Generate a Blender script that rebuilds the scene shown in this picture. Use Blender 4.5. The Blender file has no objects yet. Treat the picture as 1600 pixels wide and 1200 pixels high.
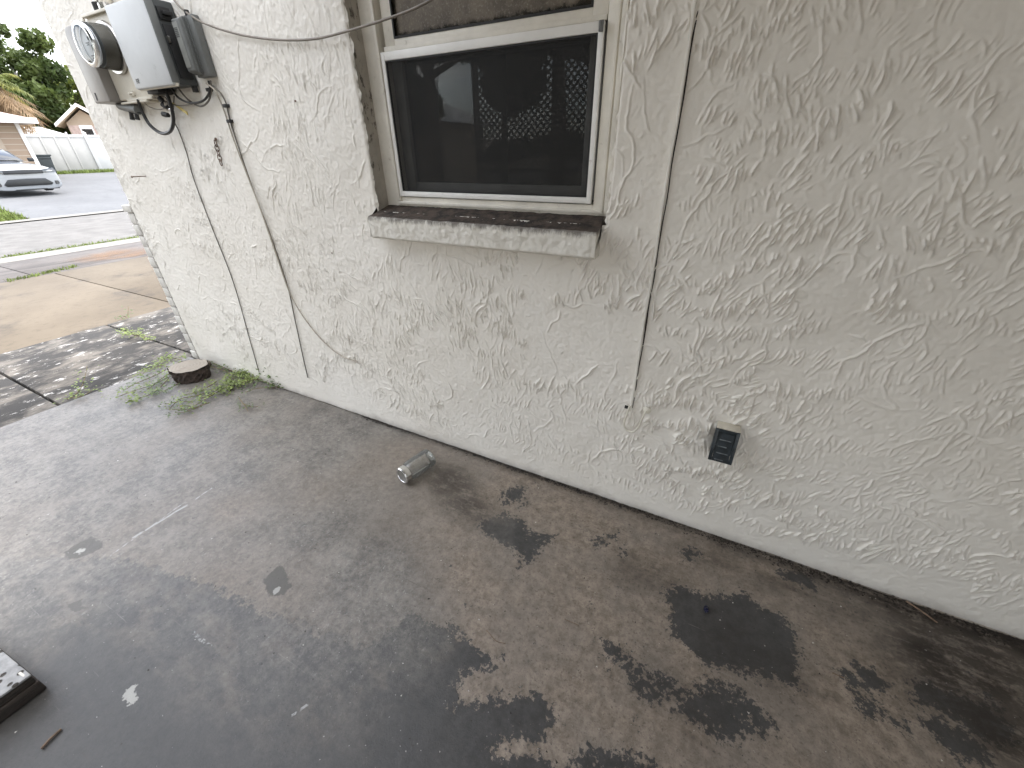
import bpy, bmesh, math, random
import numpy as np
from mathutils import Vector, Matrix
R_ = math.radians
rng = np.random.default_rng(7); random.seed(7)
scene = bpy.context.scene
COL = scene.collection
# ------------------------------------------------------------------ camera
H = 1.5
RM = np.array([[0.88906279, -0.21967308, 0.40163553],
               [0.45755859, 0.45402159, -0.76452896],
               [-0.01440477, 0.86348603, 0.50416701]])
FPX = 630.0
cam_d = bpy.data.cameras.new('camera'); cam = bpy.data.objects.new('camera', cam_d); COL.objects.link(cam)
cam_d.sensor_width = 36; cam_d.lens = FPX / 1600 * 36; cam_d.clip_start = 0.02; cam_d.clip_end = 3000
M4 = Matrix.Identity(4)
for i in range(3):
    for j in range(3): M4[i][j] = RM[i, j]
M4.translation = (0, 0, H); cam.matrix_world = M4
scene.camera = cam
# ------------------------------------------------------------------ light
SUN_EL, SUN_AZ = 60, 75      # azimuth of the sun measured from +x, anticlockwise
world = bpy.data.worlds.new('World'); scene.world = world; world.use_nodes = True
wn = world.node_tree; wn.nodes.clear()
def WN(t): return wn.nodes.new(t)
wo = WN('ShaderNodeOutputWorld'); wb = WN('ShaderNodeBackground'); sky = WN('ShaderNodeTexSky')
sky.sky_type = 'NISHITA'; sky.sun_disc = False; sky.sun_elevation = R_(SUN_EL); sky.sun_rotation = R_(90 - SUN_AZ)
sky.air_density = 1.0; sky.dust_density = 2.0; sky.ozone_density = 1.0
tc = WN('ShaderNodeTexCoord'); cn = WN('ShaderNodeTexNoise'); cr = WN('ShaderNodeValToRGB'); mx = WN('ShaderNodeMix')
mp = WN('ShaderNodeMapping'); mp.inputs['Scale'].default_value = (1, 1, 2.6)
wn.links.new(tc.outputs['Generated'], mp.inputs['Vector']); wn.links.new(mp.outputs['Vector'], cn.inputs['Vector'])
cn.inputs['Scale'].default_value = 2.6; cn.inputs['Detail'].default_value = 7; cn.inputs['Roughness'].default_value = .55
cr.color_ramp.elements[0].position = .38; cr.color_ramp.elements[1].position = .60
cr.color_ramp.elements[0].color = (.2, .2, .2, 1); cr.color_ramp.elements[1].color = (.92, .92, .92, 1)
wn.links.new(cn.outputs['Fac'], cr.inputs['Fac'])
mx.data_type = 'RGBA'; mx.inputs['B'].default_value = (6.85, 6.75, 6.55, 1)
wn.links.new(cr.outputs['Color'], mx.inputs['Factor']); wn.links.new(sky.outputs['Color'], mx.inputs['A'])
wn.links.new(mx.outputs['Result'], wb.inputs['Color']); wb.inputs['Strength'].default_value = 0.12
wn.links.new(wb.outputs['Background'], wo.inputs['Surface'])
sd = bpy.data.lights.new('sun', 'SUN'); sun = bpy.data.objects.new('sun', sd); COL.objects.link(sun)
sd.energy = 0.5; sd.angle = R_(12); sd.color = (1, .95, .88)
_d = Vector((math.cos(R_(SUN_AZ)) * math.cos(R_(SUN_EL)), math.sin(R_(SUN_AZ)) * math.cos(R_(SUN_EL)), math.sin(R_(SUN_EL))))
sun.rotation_euler = _d.to_track_quat('Z', 'Y').to_euler(); sun.location = _d * 50
vs = scene.view_settings; vs.view_transform = 'Standard'; vs.look = 'None'; vs.exposure = 2.55; vs.gamma = 1; vs.use_curve_mapping = False
scene.cycles.use_denoising = True; scene.cycles.max_bounces = 10; scene.cycles.diffuse_bounces = 6; scene.cycles.transparent_max_bounces = 16
scene.cycles.sample_clamp_indirect = 6; scene.cycles.caustics_reflective = False; scene.cycles.caustics_refractive = False
# ------------------------------------------------------------------ helpers
WY = 1.484            # the stucco wall's plane
def ray(px, py):
    c = np.array([px - 800.0, -(py - 600.0), -FPX]); c /= np.linalg.norm(c); return RM @ c
def on_wall(px, py, out=0.0):
    r = ray(px, py); t = (WY - out) / r[1]; return Vector((r[0] * t, WY - out, H + r[2] * t))
def on_floor(px, py, z=0.0):
    r = ray(px, py); t = (z - H) / r[2]; return Vector((r[0] * t, r[1] * t, z))
def on_x(px, py, X):
    r = ray(px, py); t = X / r[0]; return Vector((X, r[1] * t, H + r[2] * t))
def gz(x):
    """height of the ground along the way across the street"""
    if x > -17.8: return 0.0
    if x > -24: return 0.3 * (-17.8 - x) / 6.2
    return 0.3 + 0.04 * (-24 - x)
def tag(o, label=None, cat=None, group=None, kind=None):
    if label: o['label'] = label
    if cat: o['category'] = cat
    if group: o['group'] = group
    if kind: o['kind'] = kind
    return o
def empty(name, loc=(0, 0, 0), rz=0, parent=None):
    o = bpy.data.objects.new(name, None); COL.objects.link(o); o.location = loc; o.rotation_euler = (0, 0, rz); o.empty_display_size = .1
    if parent: o.parent = parent
    return o
def link(name, me, m=None, parent=None, smooth=False):
    o = bpy.data.objects.new(name, me); COL.objects.link(o)
    if m:
        for k in (m if isinstance(m, (list, tuple)) else [m]): me.materials.append(k)
    if parent: o.parent = parent
    if smooth: me.polygons.foreach_set('use_smooth', [True] * len(me.polygons))
    return o
class MB:
    def __init__(s): s.v = []; s.f = []; s.mi = []
    def add(s, v, f, mi=0):
        n = len(s.v); s.v += [tuple(p) for p in v]; s.f += [tuple(i + n for i in q) for q in f]; s.mi += [mi] * len(f); return s
    def box(s, a, b, mi=0):
        (x0, y0, z0), (x1, y1, z1) = a, b
        x0, x1 = min(x0, x1), max(x0, x1); y0, y1 = min(y0, y1), max(y0, y1); z0, z1 = min(z0, z1), max(z0, z1)
        return s.add([(x0, y0, z0), (x1, y0, z0), (x1, y1, z0), (x0, y1, z0), (x0, y0, z1), (x1, y0, z1), (x1, y1, z1), (x0, y1, z1)],
                     [(3, 2, 1, 0), (4, 5, 6, 7), (0, 1, 5, 4), (1, 2, 6, 5), (2, 3, 7, 6), (3, 0, 4, 7)], mi)
    def prism(s, pts, d, mi=0):
        """closed outline pts extruded by vector d"""
        n = len(pts); d = Vector(d); P = [Vector(p) for p in pts]; v = P + [p + d for p in P]
        return s.add(v, [tuple(range(n - 1, -1, -1)), tuple(range(n, 2 * n))] + [(i, (i + 1) % n, n + (i + 1) % n, n + i) for i in range(n)], mi)
    def tube(s, pts, r, n=8, mi=0, cap=True):
        P = [Vector(p) for p in pts]; rr = r if hasattr(r, '__len__') else [r] * len(P); v = []; f = []
        t0 = (P[1] - P[0]).normalized(); u = t0.orthogonal().normalized()
        for i, p in enumerate(P):
            t = (P[min(i + 1, len(P) - 1)] - P[max(i - 1, 0)]).normalized(); u = (u - t * u.dot(t)).normalized(); w = t.cross(u)
            for k in range(n):
                a = 2 * math.pi * k / n; v.append(p + (u * math.cos(a) + w * math.sin(a)) * rr[i])
        for i in range(len(P) - 1):
            for k in range(n): f.append((i * n + k, i * n + (k + 1) % n, (i + 1) * n + (k + 1) % n, (i + 1) * n + k))
        if cap: f.append(tuple(range(n - 1, -1, -1))); f.append(tuple((len(P) - 1) * n + k for k in range(n)))
        return s.add(v, f, mi)
    def lathe(s, prof, o, ax, n=32, mi=0, closed=False):
        """prof = [(distance along axis, radius)]"""
        o = Vector(o); ax = Vector(ax).normalized(); u = ax.orthogonal().normalized(); w = ax.cross(u); v = []; f = []
        for (t, r) in prof:
            for k in range(n):
                a = 2 * math.pi * k / n; v.append(o + ax * t + (u * math.cos(a) + w * math.sin(a)) * r)
        m = len(prof)
        for i in range(m - 1):
            for k in range(n): f.append((i * n + k, i * n + (k + 1) % n, (i + 1) * n + (k + 1) % n, (i + 1) * n + k))
        return s.add(v, f, mi)
    def build(s, name, m=None, parent=None, smooth=False, bevel=0, seg=2, wn=False):
        me = bpy.data.meshes.new(name); me.from_pydata(s.v, [], s.f)
        if isinstance(m, (list, tuple)): me.polygons.foreach_set('material_index', s.mi)
        bm = bmesh.new(); bm.from_mesh(me); bmesh.ops.recalc_face_normals(bm, faces=bm.faces)
        if bevel:
            bmesh.ops.bevel(bm, geom=[e for e in bm.edges if len(e.link_faces) == 2 and e.calc_face_angle(0) > .5], offset=bevel, segments=seg, profile=.5, affect='EDGES', clamp_overlap=True)
        bm.to_mesh(me); bm.free()
        o = link(name, me, m, parent)
        if smooth or bevel:
            me.polygons.foreach_set('use_smooth', [True] * len(me.polygons)); me.set_sharp_from_angle(angle=R_(38))
        return o
def catmull(pts, sub=8):
    P = [Vector(p) for p in pts]; P = [P[0] * 2 - P[1]] + P + [P[-1] * 2 - P[-2]]; out = []
    for i in range(1, len(P) - 2):
        for k in range(sub):
            t = k / sub; a, b, c, d = P[i - 1], P[i], P[i + 1], P[i + 2]
            out.append(.5 * ((2 * b) + (c - a) * t + (2 * a - 5 * b + 4 * c - d) * t * t + (3 * b - a - 3 * c + d) * t ** 3))
    return out + [P[-2]]
def np_mesh(name, V, F, m=None, parent=None, smooth=False):
    me = bpy.data.meshes.new(name); V = np.ascontiguousarray(V, np.float32); F = np.ascontiguousarray(F, np.int32); n, k = F.shape
    me.vertices.add(len(V)); me.vertices.foreach_set('co', V.ravel())
    me.loops.add(n * k); me.loops.foreach_set('vertex_index', F.ravel())
    me.polygons.add(n); me.polygons.foreach_set('loop_start', np.arange(n, dtype=np.int32) * k)
    me.update(calc_edges=True); me.validate()
    o = link(name, me, m, parent)
    if smooth: me.polygons.foreach_set('use_smooth', np.ones(n, bool))
    return o
def fnoise(ny, nx, cell, wl, seed, ratio=1.0, ang=0.0):
    """smooth noise field, standard deviation 1: wl = blur length in metres, cell = metres per sample"""
    g = np.random.default_rng(seed).standard_normal((ny, nx)); fy = np.fft.fftfreq(ny, cell)[:, None]; fx = np.fft.fftfreq(nx, cell)[None]
    a = fx * math.cos(ang) + fy * math.sin(ang); b = -fx * math.sin(ang) + fy * math.cos(ang)
    k = np.exp(-2 * (math.pi * wl) ** 2 * (a * a * ratio ** 2 + b * b)); o = np.fft.ifft2(np.fft.fft2(g) * k).real; return (o - o.mean()) / o.std()
# ---- materials
class NT:
    def __init__(s, name):
        s.m = bpy.data.materials.new(name); s.m.use_nodes = True; s.t = s.m.node_tree; s.t.nodes.clear()
        s.out = s.n('ShaderNodeOutputMaterial'); s.p = s.n('ShaderNodeBsdfPrincipled'); s.l(s.p.outputs[0], s.out.inputs['Surface'])
        s.co = s.n('ShaderNodeTexCoord').outputs['Object']
    def n(s, t): return s.t.nodes.new(t)
    def l(s, a, b): s.t.links.new(a, b)
    def noise(s, scale, detail=4, rough=.55, vec=None, stretch=None, rot=None, dist=0):
        q = s.n('ShaderNodeTexNoise'); q.inputs['Scale'].default_value = scale; q.inputs['Detail'].default_value = detail; q.inputs['Roughness'].default_value = rough; q.inputs['Distortion'].default_value = dist
        v = vec or s.co
        if stretch or rot:
            k = s.n('ShaderNodeMapping'); k.inputs['Scale'].default_value = stretch or (1, 1, 1); k.inputs['Rotation'].default_value = rot or (0, 0, 0); s.l(v, k.inputs['Vector']); v = k.outputs[0]
        s.l(v, q.inputs['Vector']); return q.outputs['Fac']
    def ramp(s, fac, a, b, ca=0., cb=1.):
        q = s.n('ShaderNodeMapRange'); q.interpolation_type = 'SMOOTHSTEP'; q.inputs['From Min'].default_value = a; q.inputs['From Max'].default_value = b
        q.inputs['To Min'].default_value = ca; q.inputs['To Max'].default_value = cb; s.l(fac, q.inputs['Value']); return q.outputs[0]
    def math(s, op, a, b=None, c=None):
        q = s.n('ShaderNodeMath'); q.operation = op
        for i, k in enumerate((a, b, c)):
            if k is None: continue
            if isinstance(k, (int, float)): q.inputs[i].default_value = k
            else: s.l(k, q.inputs[i])
        return q.outputs[0]
    def mix(s, f, a, b, bt='MIX'):
        q = s.n('ShaderNodeMix'); q.data_type = 'RGBA'; q.blend_type = bt
        for k, v in (('Factor', f), ('A', a), ('B', b)):
            i = [z for z in q.inputs if z.name == k and (z.type == 'RGBA' or (k == 'Factor' and z.type == 'VALUE'))][0]
            if isinstance(v, (int, float)): i.default_value = v
            elif isinstance(v, tuple): i.default_value = (*v, 1)
            else: s.l(v, i)
        return [z for z in q.outputs if z.type == 'RGBA'][0]
    def attr(s, name):
        q = s.n('ShaderNodeAttribute'); q.attribute_name = name; return q.outputs['Fac']
    def col(s, c):
        if isinstance(c, tuple): s.p.inputs['Base Color'].default_value = (*c, 1)
        else: s.l(c, s.p.inputs['Base Color'])
        return s
    def set(s, k, v):
        if isinstance(v, (int, float)): s.p.inputs[k].default_value = v
        else: s.l(v, s.p.inputs[k])
        return s
    def bump(s, h, strength=.3, dist=.01, prev=None):
        q = s.n('ShaderNodeBump'); q.inputs['Strength'].default_value = strength; q.inputs['Distance'].default_value = dist; s.l(h, q.inputs['Height'])
        if prev: s.l(prev, q.inputs['Normal'])
        s.l(q.outputs[0], s.p.inputs['Normal']); return q.outputs[0]
def simple(name, c, rough=.6, var=.25, scale=8, bump=0, bscale=60, metal=0, spec=.5, dirt=None, dirt_amt=.5):
    t = NT(name); f = t.noise(scale, 6, .6)
    lo = tuple(k * (1 - var) for k in c); hi = tuple(min(1, k * (1 + var)) for k in c)
    cc = t.mix(t.ramp(f, .3, .7), lo, hi)
    if dirt: cc = t.mix(t.ramp(t.noise(scale * 2.3, 8, .7), .62 - .12 * dirt_amt, .78), cc, dirt)
    t.col(cc); t.set('Roughness', rough); t.set('Metallic', metal); t.set('Specular IOR Level', spec)
    if bump: t.bump(t.noise(bscale, 4), bump, .004)
    return t.m
def glassy(name, tint=(1, 1, 1), ior=1.5, rough=0, film=None, film_fac=0):
    t = NT(name); tr = t.n('ShaderNodeBsdfTransparent'); tr.inputs[0].default_value = (*tint, 1); g = t.n('ShaderNodeBsdfGlossy'); g.inputs['Roughness'].default_value = rough
    fr = t.n('ShaderNodeFresnel'); fr.inputs[0].default_value = ior; ms = t.n('ShaderNodeMixShader'); t.l(fr.outputs[0], ms.inputs[0]); t.l(tr.outputs[0], ms.inputs[1]); t.l(g.outputs[0], ms.inputs[2])
    t.l(ms.outputs[0], t.out.inputs['Surface']); t.last = ms; return t
M = {}
# stucco: white paint, a little grime
t = NT('painted_stucco')
c = t.mix(t.ramp(t.noise(1.3, 5, .6), .3, .7), (.765, .732, .668), (.83, .802, .745))
c = t.mix(t.ramp(t.noise(9, 8, .75), .55, .8, 0, .30), c, (.66, .635, .58))
sep = t.n('ShaderNodeSeparateXYZ'); t.l(t.co, sep.inputs[0])
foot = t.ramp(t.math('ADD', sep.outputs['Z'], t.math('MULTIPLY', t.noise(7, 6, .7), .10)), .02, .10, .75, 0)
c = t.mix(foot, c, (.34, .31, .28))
spk = t.ramp(t.noise(60, 3, .5), .765, .79)
spk2 = t.math('MULTIPLY', spk, t.ramp(t.noise(1.7, 2), .5, .62))
c = t.mix(spk2, c, (.06, .05, .04)); t.col(c)
# hairline dirt caught in the relief of the far end of the wall
t.set('Roughness', .62); t.set('Specular IOR Level', .35)
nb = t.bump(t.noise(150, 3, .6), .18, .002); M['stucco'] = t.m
t = NT('sill_stucco'); c = t.mix(t.ramp(t.noise(14, 6, .6), .3, .7), (.70, .675, .61), (.80, .78, .725)); s_ = t.n('ShaderNodeSeparateXYZ'); t.l(t.co, s_.inputs[0])
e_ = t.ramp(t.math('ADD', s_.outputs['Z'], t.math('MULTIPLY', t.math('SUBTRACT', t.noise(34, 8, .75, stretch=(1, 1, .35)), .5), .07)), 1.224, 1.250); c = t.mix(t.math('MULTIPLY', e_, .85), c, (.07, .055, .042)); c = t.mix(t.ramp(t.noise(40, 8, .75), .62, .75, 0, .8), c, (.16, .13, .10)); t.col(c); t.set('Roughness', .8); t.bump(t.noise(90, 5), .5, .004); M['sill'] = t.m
t = NT('sill_mildew'); c = t.mix(t.ramp(t.noise(22, 8, .75), .35, .66), (.016, .012, .010), (.085, .062, .047)); c = t.mix(t.ramp(t.noise(50, 6, .7), .68, .78), c, (.32, .28, .23)); t.col(c); t.set('Roughness', .9); t.bump(t.noise(70, 5, .7), .8, .006); M['sill_top'] = t.m
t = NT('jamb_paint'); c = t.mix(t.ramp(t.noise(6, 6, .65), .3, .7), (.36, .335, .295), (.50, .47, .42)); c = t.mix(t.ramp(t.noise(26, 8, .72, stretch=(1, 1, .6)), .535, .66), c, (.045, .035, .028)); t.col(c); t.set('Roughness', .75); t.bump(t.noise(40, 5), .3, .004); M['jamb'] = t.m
M['frame'] = simple('window_frame_paint', (.76, .73, .66), .5, .08, 10, .08, 60, dirt=(.32, .27, .21), dirt_amt=.25)
M['frame_white'] = simple('screen_frame_white', (.86, .855, .83), .4, .04, 10, dirt=(.45, .4, .33), dirt_amt=.05)
M['sash_dark'] = simple('screen_shaded_sash', (.24, .24, .23), .5, .15, 12)  # sash coloured dark for the dimming behind the insect screen
M['gasket'] = simple('black_gasket', (.012, .012, .012), .6, .2)
M['room'] = simple('dark_room', (.02, .02, .02), .9, .2)
M['conduit'] = simple('conduit_paint', (.78, .76, .70), .5, .06, 12, dirt=(.3, .26, .2), dirt_amt=.2)
M['cable_white'] = simple('white_cable', (.72, .69, .6), .45, .08, 20)
M['cable_grey'] = simple('grey_cable', (.20, .175, .145), .5, .15, 20)
M['cable_beige'] = simple('beige_cable', (.40, .36, .30), .5, .15, 20)
M['cable_dark'] = simple('dark_wire', (.13, .12, .105), .6, .25, 20)
M['cable_black'] = simple('black_cable', (.012, .012, .012), .4, .1, 20)
M['taupe'] = simple('taupe_enamel', (.24, .222, .20), .42, .05, 8, .05, 80)
M['cream'] = simple('cream_enamel', (.60, .56, .47), .45, .06, 9, .05, 80, dirt=(.4, .34, .26), dirt_amt=.2)
M['greybox'] = simple('light_grey_plastic', (.53, .545, .55), .5, .05, 7, .06, 90, dirt=(.3, .3, .28), dirt_amt=.1)
M['greydark'] = simple('weathered_grey_plastic', (.13, .135, .13), .5, .15, 10, .06, 90)
M['blackbox'] = simple('shaded_dark_plastic', (.05, .055, .055), .45, .15, 10)
M['steel'] = simple('brushed_steel', (.55, .53, .5), .28, .08, 20, metal=1)
M['chrome'] = simple('bright_metal', (.75, .75, .74), .2, .05, 20, metal=1)
M['rust'] = simple('rusted_chain', (.16, .11, .08), .6, .4, 40, metal=.5)
M['yellow'] = simple('yellow_tag', (.62, .5, .16), .5, .1)
M['dial'] = simple('meter_face', (.80, .82, .85), .5, .05)
M['dial_grey'] = simple('meter_print', (.16, .17, .18), .5, .05)
M['lcd'] = simple('meter_display', (.30, .33, .30), .3, .05)
M['vent_top'] = simple('vent_hood_top', (.60, .56, .47), .6, .12, 20, .2, 60, dirt=(.2, .16, .12), dirt_amt=.5)
M['vent_dark'] = simple('vent_louver', (.022, .030, .036), .42, .4, 40, .2, 90)
M['vent_edge'] = simple('vent_louver_worn', (.16, .18, .19), .5, .4, 60, .2, 90)
M['black'] = simple('matte_black', (.015, .015, .015), .6, .2)
# the jar
t = NT('jar_glass'); t.col((.93, .96, .93)); t.set('Roughness', .01); t.set('Transmission Weight', 1.0); t.set('IOR', 1.45); M['jar_glass'] = t.m
g = glassy('jar_glass_thin', (.985, .99, .98), 1.45, .02)
df = g.n('ShaderNodeBsdfDiffuse'); df.inputs[0].default_value = (.7, .7, .68, 1); m_ = g.n('ShaderNodeMixShader'); g.l(g.ramp(g.noise(40, 6, .7), .3, .75, .05, .15), m_.inputs[0]); g.l(g.last.outputs[0], m_.inputs[1]); g.l(df.outputs[0], m_.inputs[2]); g.l(m_.outputs[0], g.out.inputs['Surface']); M['jar_glass'] = g.m
M['brick_white'] = simple('painted_brick', (.62, .6, .56), .75, .1, 20, .5, 60, dirt=(.4, .37, .32), dirt_amt=.5)
M['mortar'] = simple('mortar', (.42, .40, .37), .9, .15, 20, .4, 80)
M['bark'] = simple('rough_bark', (.045, .032, .026), .95, .6, 45, 1.0, 60)
t = NT('sawn_wood'); wv = t.n('ShaderNodeTexWave'); wv.wave_type = 'RINGS'; wv.rings_direction = 'Z'; wv.inputs['Scale'].default_value = 14; wv.inputs['Distortion'].default_value = 4; wv.inputs['Detail'].default_value = 3; t.l(t.co, wv.inputs['Vector'])
c = t.mix(t.ramp(wv.outputs['Fac'], .2, .9, 0, .5), (.34, .30, .25), (.26, .225, .19)); c = t.mix(t.ramp(t.noise(9, 6, .7), .5, .75, 0, .6), c, (.24, .19, .15)); t.col(c); t.set('Roughness', .9); t.bump(t.noise(50, 5), .4, .005); M['sawn'] = t.m
M['leaf'] = simple('weed_leaf', (.165, .215, .05), .55, .45, 30)
M['leaf_dark'] = simple('dark_weed_leaf', (.085, .13, .035), .55, .4, 30)
M['stem'] = simple('weed_stem', (.16, .12, .06), .7, .3, 30)
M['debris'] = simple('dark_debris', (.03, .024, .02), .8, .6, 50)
M['chip'] = simple('pale_chip', (.6, .58, .53), .8, .2, 50)
M['twig'] = simple('dry_twig', (.16, .11, .075), .8, .4, 60)
M['bead'] = simple('blue_black_plastic', (.008, .010, .035), .12, .3, 60)
t = NT('pitted_white_stone'); vo = t.n('ShaderNodeTexVoronoi'); vo.inputs['Scale'].default_value = 36; t.l(t.co, vo.inputs['Vector']); c = t.mix(t.ramp(t.noise(30, 6, .7), .3, .7), (.22, .225, .23), (.34, .345, .35)); c = t.mix(t.ramp(vo.outputs['Distance'], .24, .34, 1, 0), c, (.05, .045, .04)); t.col(c); t.set('Roughness', .8); t.bump(t.ramp(vo.outputs['Distance'], .1, .3), .6, .01); M['pitted'] = t.m
t = NT('shaded_brown_side'); c = t.mix(t.ramp(t.noise(25, 6, .7, stretch=(1, .15, 3)), .35, .7), (.012, .010, .009), (.050, .040, .033)); t.col(c); t.set('Roughness', .85); t.bump(t.noise(40, 6, .7, stretch=(1, .3, 2)), .7, .01); M['block_side'] = t.m  # brown sides coloured near black, with their shade painted in
# concrete floor with peeled grey paint
t = NT('old_painted_concrete')
PW = t.noise(55, 9, .72); PV = t.noise(9, 6, .62)
sd_ = t.attr('paint')
m_ = t.math('ADD', sd_, t.math('ADD', t.math('MULTIPLY', t.math('SUBTRACT', PW, .5), .19), t.math('MULTIPLY', t.math('SUBTRACT', PV, .5), .14)))
pm = t.ramp(m_, -.004, .004)
pm = t.math('MULTIPLY', pm, t.ramp(t.math('ADD', t.noise(85, 7, .8), t.math('MULTIPLY', m_, -1.6)), .56, .66, .93, .25))
pm = t.math('MAXIMUM', pm, t.math('MULTIPLY', t.ramp(t.math('ADD', m_, t.math('MULTIPLY', t.math('SUBTRACT', t.noise(60, 8, .8), .5), .5)), .0, .05), .45))
dust = t.attr('dust'); dirt = t.attr('grime')
fine = t.noise(170, 4, .65); mid = t.noise(24, 9, .78); big = t.noise(3.5, 5, .6)
conc = t.mix(t.ramp(mid, .3, .7), (.142, .114, .089), (.345, .288, .232))
conc = t.mix(t.ramp(big, .35, .65, 0, .5), conc, (.20, .178, .156))
conc = t.mix(t.ramp(t.noise(75, 6, .75), .53, .66, 0, .7), conc, (.10, .082, .068))
paint = t.mix(t.ramp(mid, .3, .7), (.037, .038, .038), (.058, .059, .060))
paint = t.mix(t.ramp(t.noise(60, 6, .75), .6, .72, 0, .5), paint, (.12, .115, .11))
c = t.mix(pm, conc, paint)
# worn film of pale dust and thinned paint towards the open end
warm = t.ramp(t.noise(5.5, 8, .7, stretch=(.7, 1.4, 1)), .46, .62, 0, .45); c = t.mix(t.math('MULTIPLY', warm, t.ramp(dust, .05, .4)), c, conc)
dm = t.math('MULTIPLY', dust, t.ramp(t.math('ADD', t.math('MULTIPLY', mid, .6), t.math('MULTIPLY', t.noise(75, 7, .75), .5)), .40, .66, .62, 1.0))
pale = t.mix(t.ramp(t.math('ADD', t.math('MULTIPLY', t.noise(34, 9, .8), .65), t.math('MULTIPLY', t.noise(7, 5, .6), .35)), .38, .62), (.096, .092, .087), (.245, .228, .203))
c = t.mix(dm, c, pale)
white = t.math('MULTIPLY', t.math('MULTIPLY', dust, .8), t.ramp(t.noise(62, 9, .85, stretch=(1, .55, 1), rot=(0, 0, .5)), .56, .66))
c = t.mix(white, c, (.40, .385, .36))
gm = t.math('MULTIPLY', dirt, t.ramp(t.math('ADD', t.math('MULTIPLY', t.noise(16, 8, .75, stretch=(.6, 1.6, 1)), .7), t.math('MULTIPLY', t.noise(60, 6, .7), .3)), .35, .54, .25, 1))
c = t.mix(gm, c, (.026, .020, .016))
pit = t.ramp(t.noise(120, 3, .5), .70, .74); c = t.mix(t.math('MULTIPLY', pit, .75), c, (.04, .034, .03))
lt = t.ramp(t.noise(95, 2, .5), .745, .77); c = t.mix(t.math('MULTIPLY', lt, .7), c, (.5, .48, .45))
# long scuffs
sc = t.ramp(t.noise(30, 5, .6, stretch=(.12, 2.2, 1), rot=(0, 0, R_(-52))), .66, .72); c = t.mix(t.math('MULTIPLY', sc, .35), c, (.06, .05, .045))
sc2 = t.ramp(t.noise(42, 5, .6, stretch=(.08, 2.0, 1), rot=(0, 0, R_(24))), .68, .73); c = t.mix(t.math('MULTIPLY', sc2, .28), c, (.33, .31, .28))
oil = t.attr('oil'); om = t.ramp(t.math('ADD', oil, t.math('MULTIPLY', t.math('SUBTRACT', PW, .5), .05)), -.004, .004); c = t.mix(t.math('MULTIPLY', om, .85), c, (.085, .08, .07))
wh = t.attr('white'); wm = t.ramp(t.math('ADD', wh, t.math('MULTIPLY', t.math('SUBTRACT', t.noise(60, 6, .7), .5), .045)), -.002, .002); c = t.mix(wm, c, (.34, .335, .31))
FLOOR_T = t
def scratch(ax, ay, bx, by, w, lo=.45, amt=.8):
    global c
    L = math.hypot(bx - ax, by - ay); ang = math.atan2(by - ay, bx - ax); k = t.n('ShaderNodeMapping'); k.vector_type = 'TEXTURE'
    k.inputs['Location'].default_value = (ax, ay, 0); k.inputs['Rotation'].default_value = (0, 0, ang); t.l(t.co, k.inputs['Vector']); s = t.n('ShaderNodeSeparateXYZ'); t.l(k.outputs[0], s.inputs[0])
    a = t.math('LESS_THAN', t.math('ABSOLUTE', t.math('ADD', s.outputs['Y'], t.math('MULTIPLY', t.math('SUBTRACT', t.noise(9, 4), .5), .02))), w)
    b = t.math('MULTIPLY', t.math('GREATER_THAN', s.outputs['X'], 0.), t.math('LESS_THAN', s.outputs['X'], L))
    q = t.math('MULTIPLY', t.math('MULTIPLY', a, b), t.ramp(t.noise(55, 6, .7), lo, lo + .1)); c = t.mix(t.math('MULTIPLY', q, amt), c, (.40, .40, .39))
for (a, b, w_, lo) in (((206, 840), (293, 788), .0055, .36), ((170, 868), (290, 783), .003, .45), ((305, 780), (331, 762), .004, .4), ((298, 986), (330, 1010), .006, .5), ((60, 1010), (70, 1002), .001, .6), ((455, 1118), (482, 1100), .004, .45)):
    p, q = on_floor(*a), on_floor(*b); scratch(p.x, p.y, q.x, q.y, w_, lo)
t.col(c)
rg = t.math('ADD', t.ramp(mid, .3, .7, .34, .54), t.math('MULTIPLY', pm, -.07)); rg = t.math('ADD', rg, t.math('MULTIPLY', gm, .15)); t.set('Roughness', rg); t.set('Specular IOR Level', .36)
hh = t.math('ADD', t.math('ADD', t.math('MULTIPLY', mid, .5), t.math('MULTIPLY', fine, .22)), t.math('MULTIPLY', pm, .10)); t.bump(hh, .5, .006); M['floor'] = t.m
def concrete(name, a, b, dark, dlo, dhi, scale=7, stretch=(1, 1, 1), white=None):
    t = NT(name); c = t.mix(t.ramp(t.noise(scale * .4, 6, .6), .3, .7), a, b); c = t.mix(t.ramp(t.noise(scale * 9, 5, .7), .5, .75, 0, .5), c, tuple(k * .6 for k in a))
    c = t.mix(t.ramp(t.noise(scale, 8, .72, stretch=stretch), dlo, dhi), c, dark)
    if white: c = t.mix(t.ramp(t.noise(scale * 3, 8, .75, stretch=stretch), white, white + .07), c, (.52, .5, .47))
    t.col(c); t.set('Roughness', .85); t.bump(t.noise(90, 5, .6), .4, .006); return t.m
M['strip'] = concrete('mildewed_concrete', (.145, .128, .108), (.21, .188, .160), (.034, .031, .028), .36, .56, 3.2, (1.4, .8, 1), .57)
M['drive_tan'] = concrete('tan_concrete', (.118, .094, .066), (.170, .139, .100), (.075, .062, .050), .52, .72, 1.6)
M['drive_dark'] = concrete('stained_concrete', (.105, .093, .086), (.155, .14, .13), (.06, .053, .05), .45, .7, 1.5, (3, .4, 1))
M['kerb'] = concrete('kerb_concrete', (.20, .19, .17), (.25, .235, .215), (.12, .11, .1), .62, .8, 3)
M['road'] = concrete('pale_asphalt', (.125, .119, .111), (.180, .172, .162), (.08, .077, .074), .58, .75, 6)
M['drive_asphalt'] = concrete('grey_driveway', (.122, .125, .130), (.162, .165, .170), (.09, .094, .10), .55, .75, .8, (.4, 2, 1))
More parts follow.
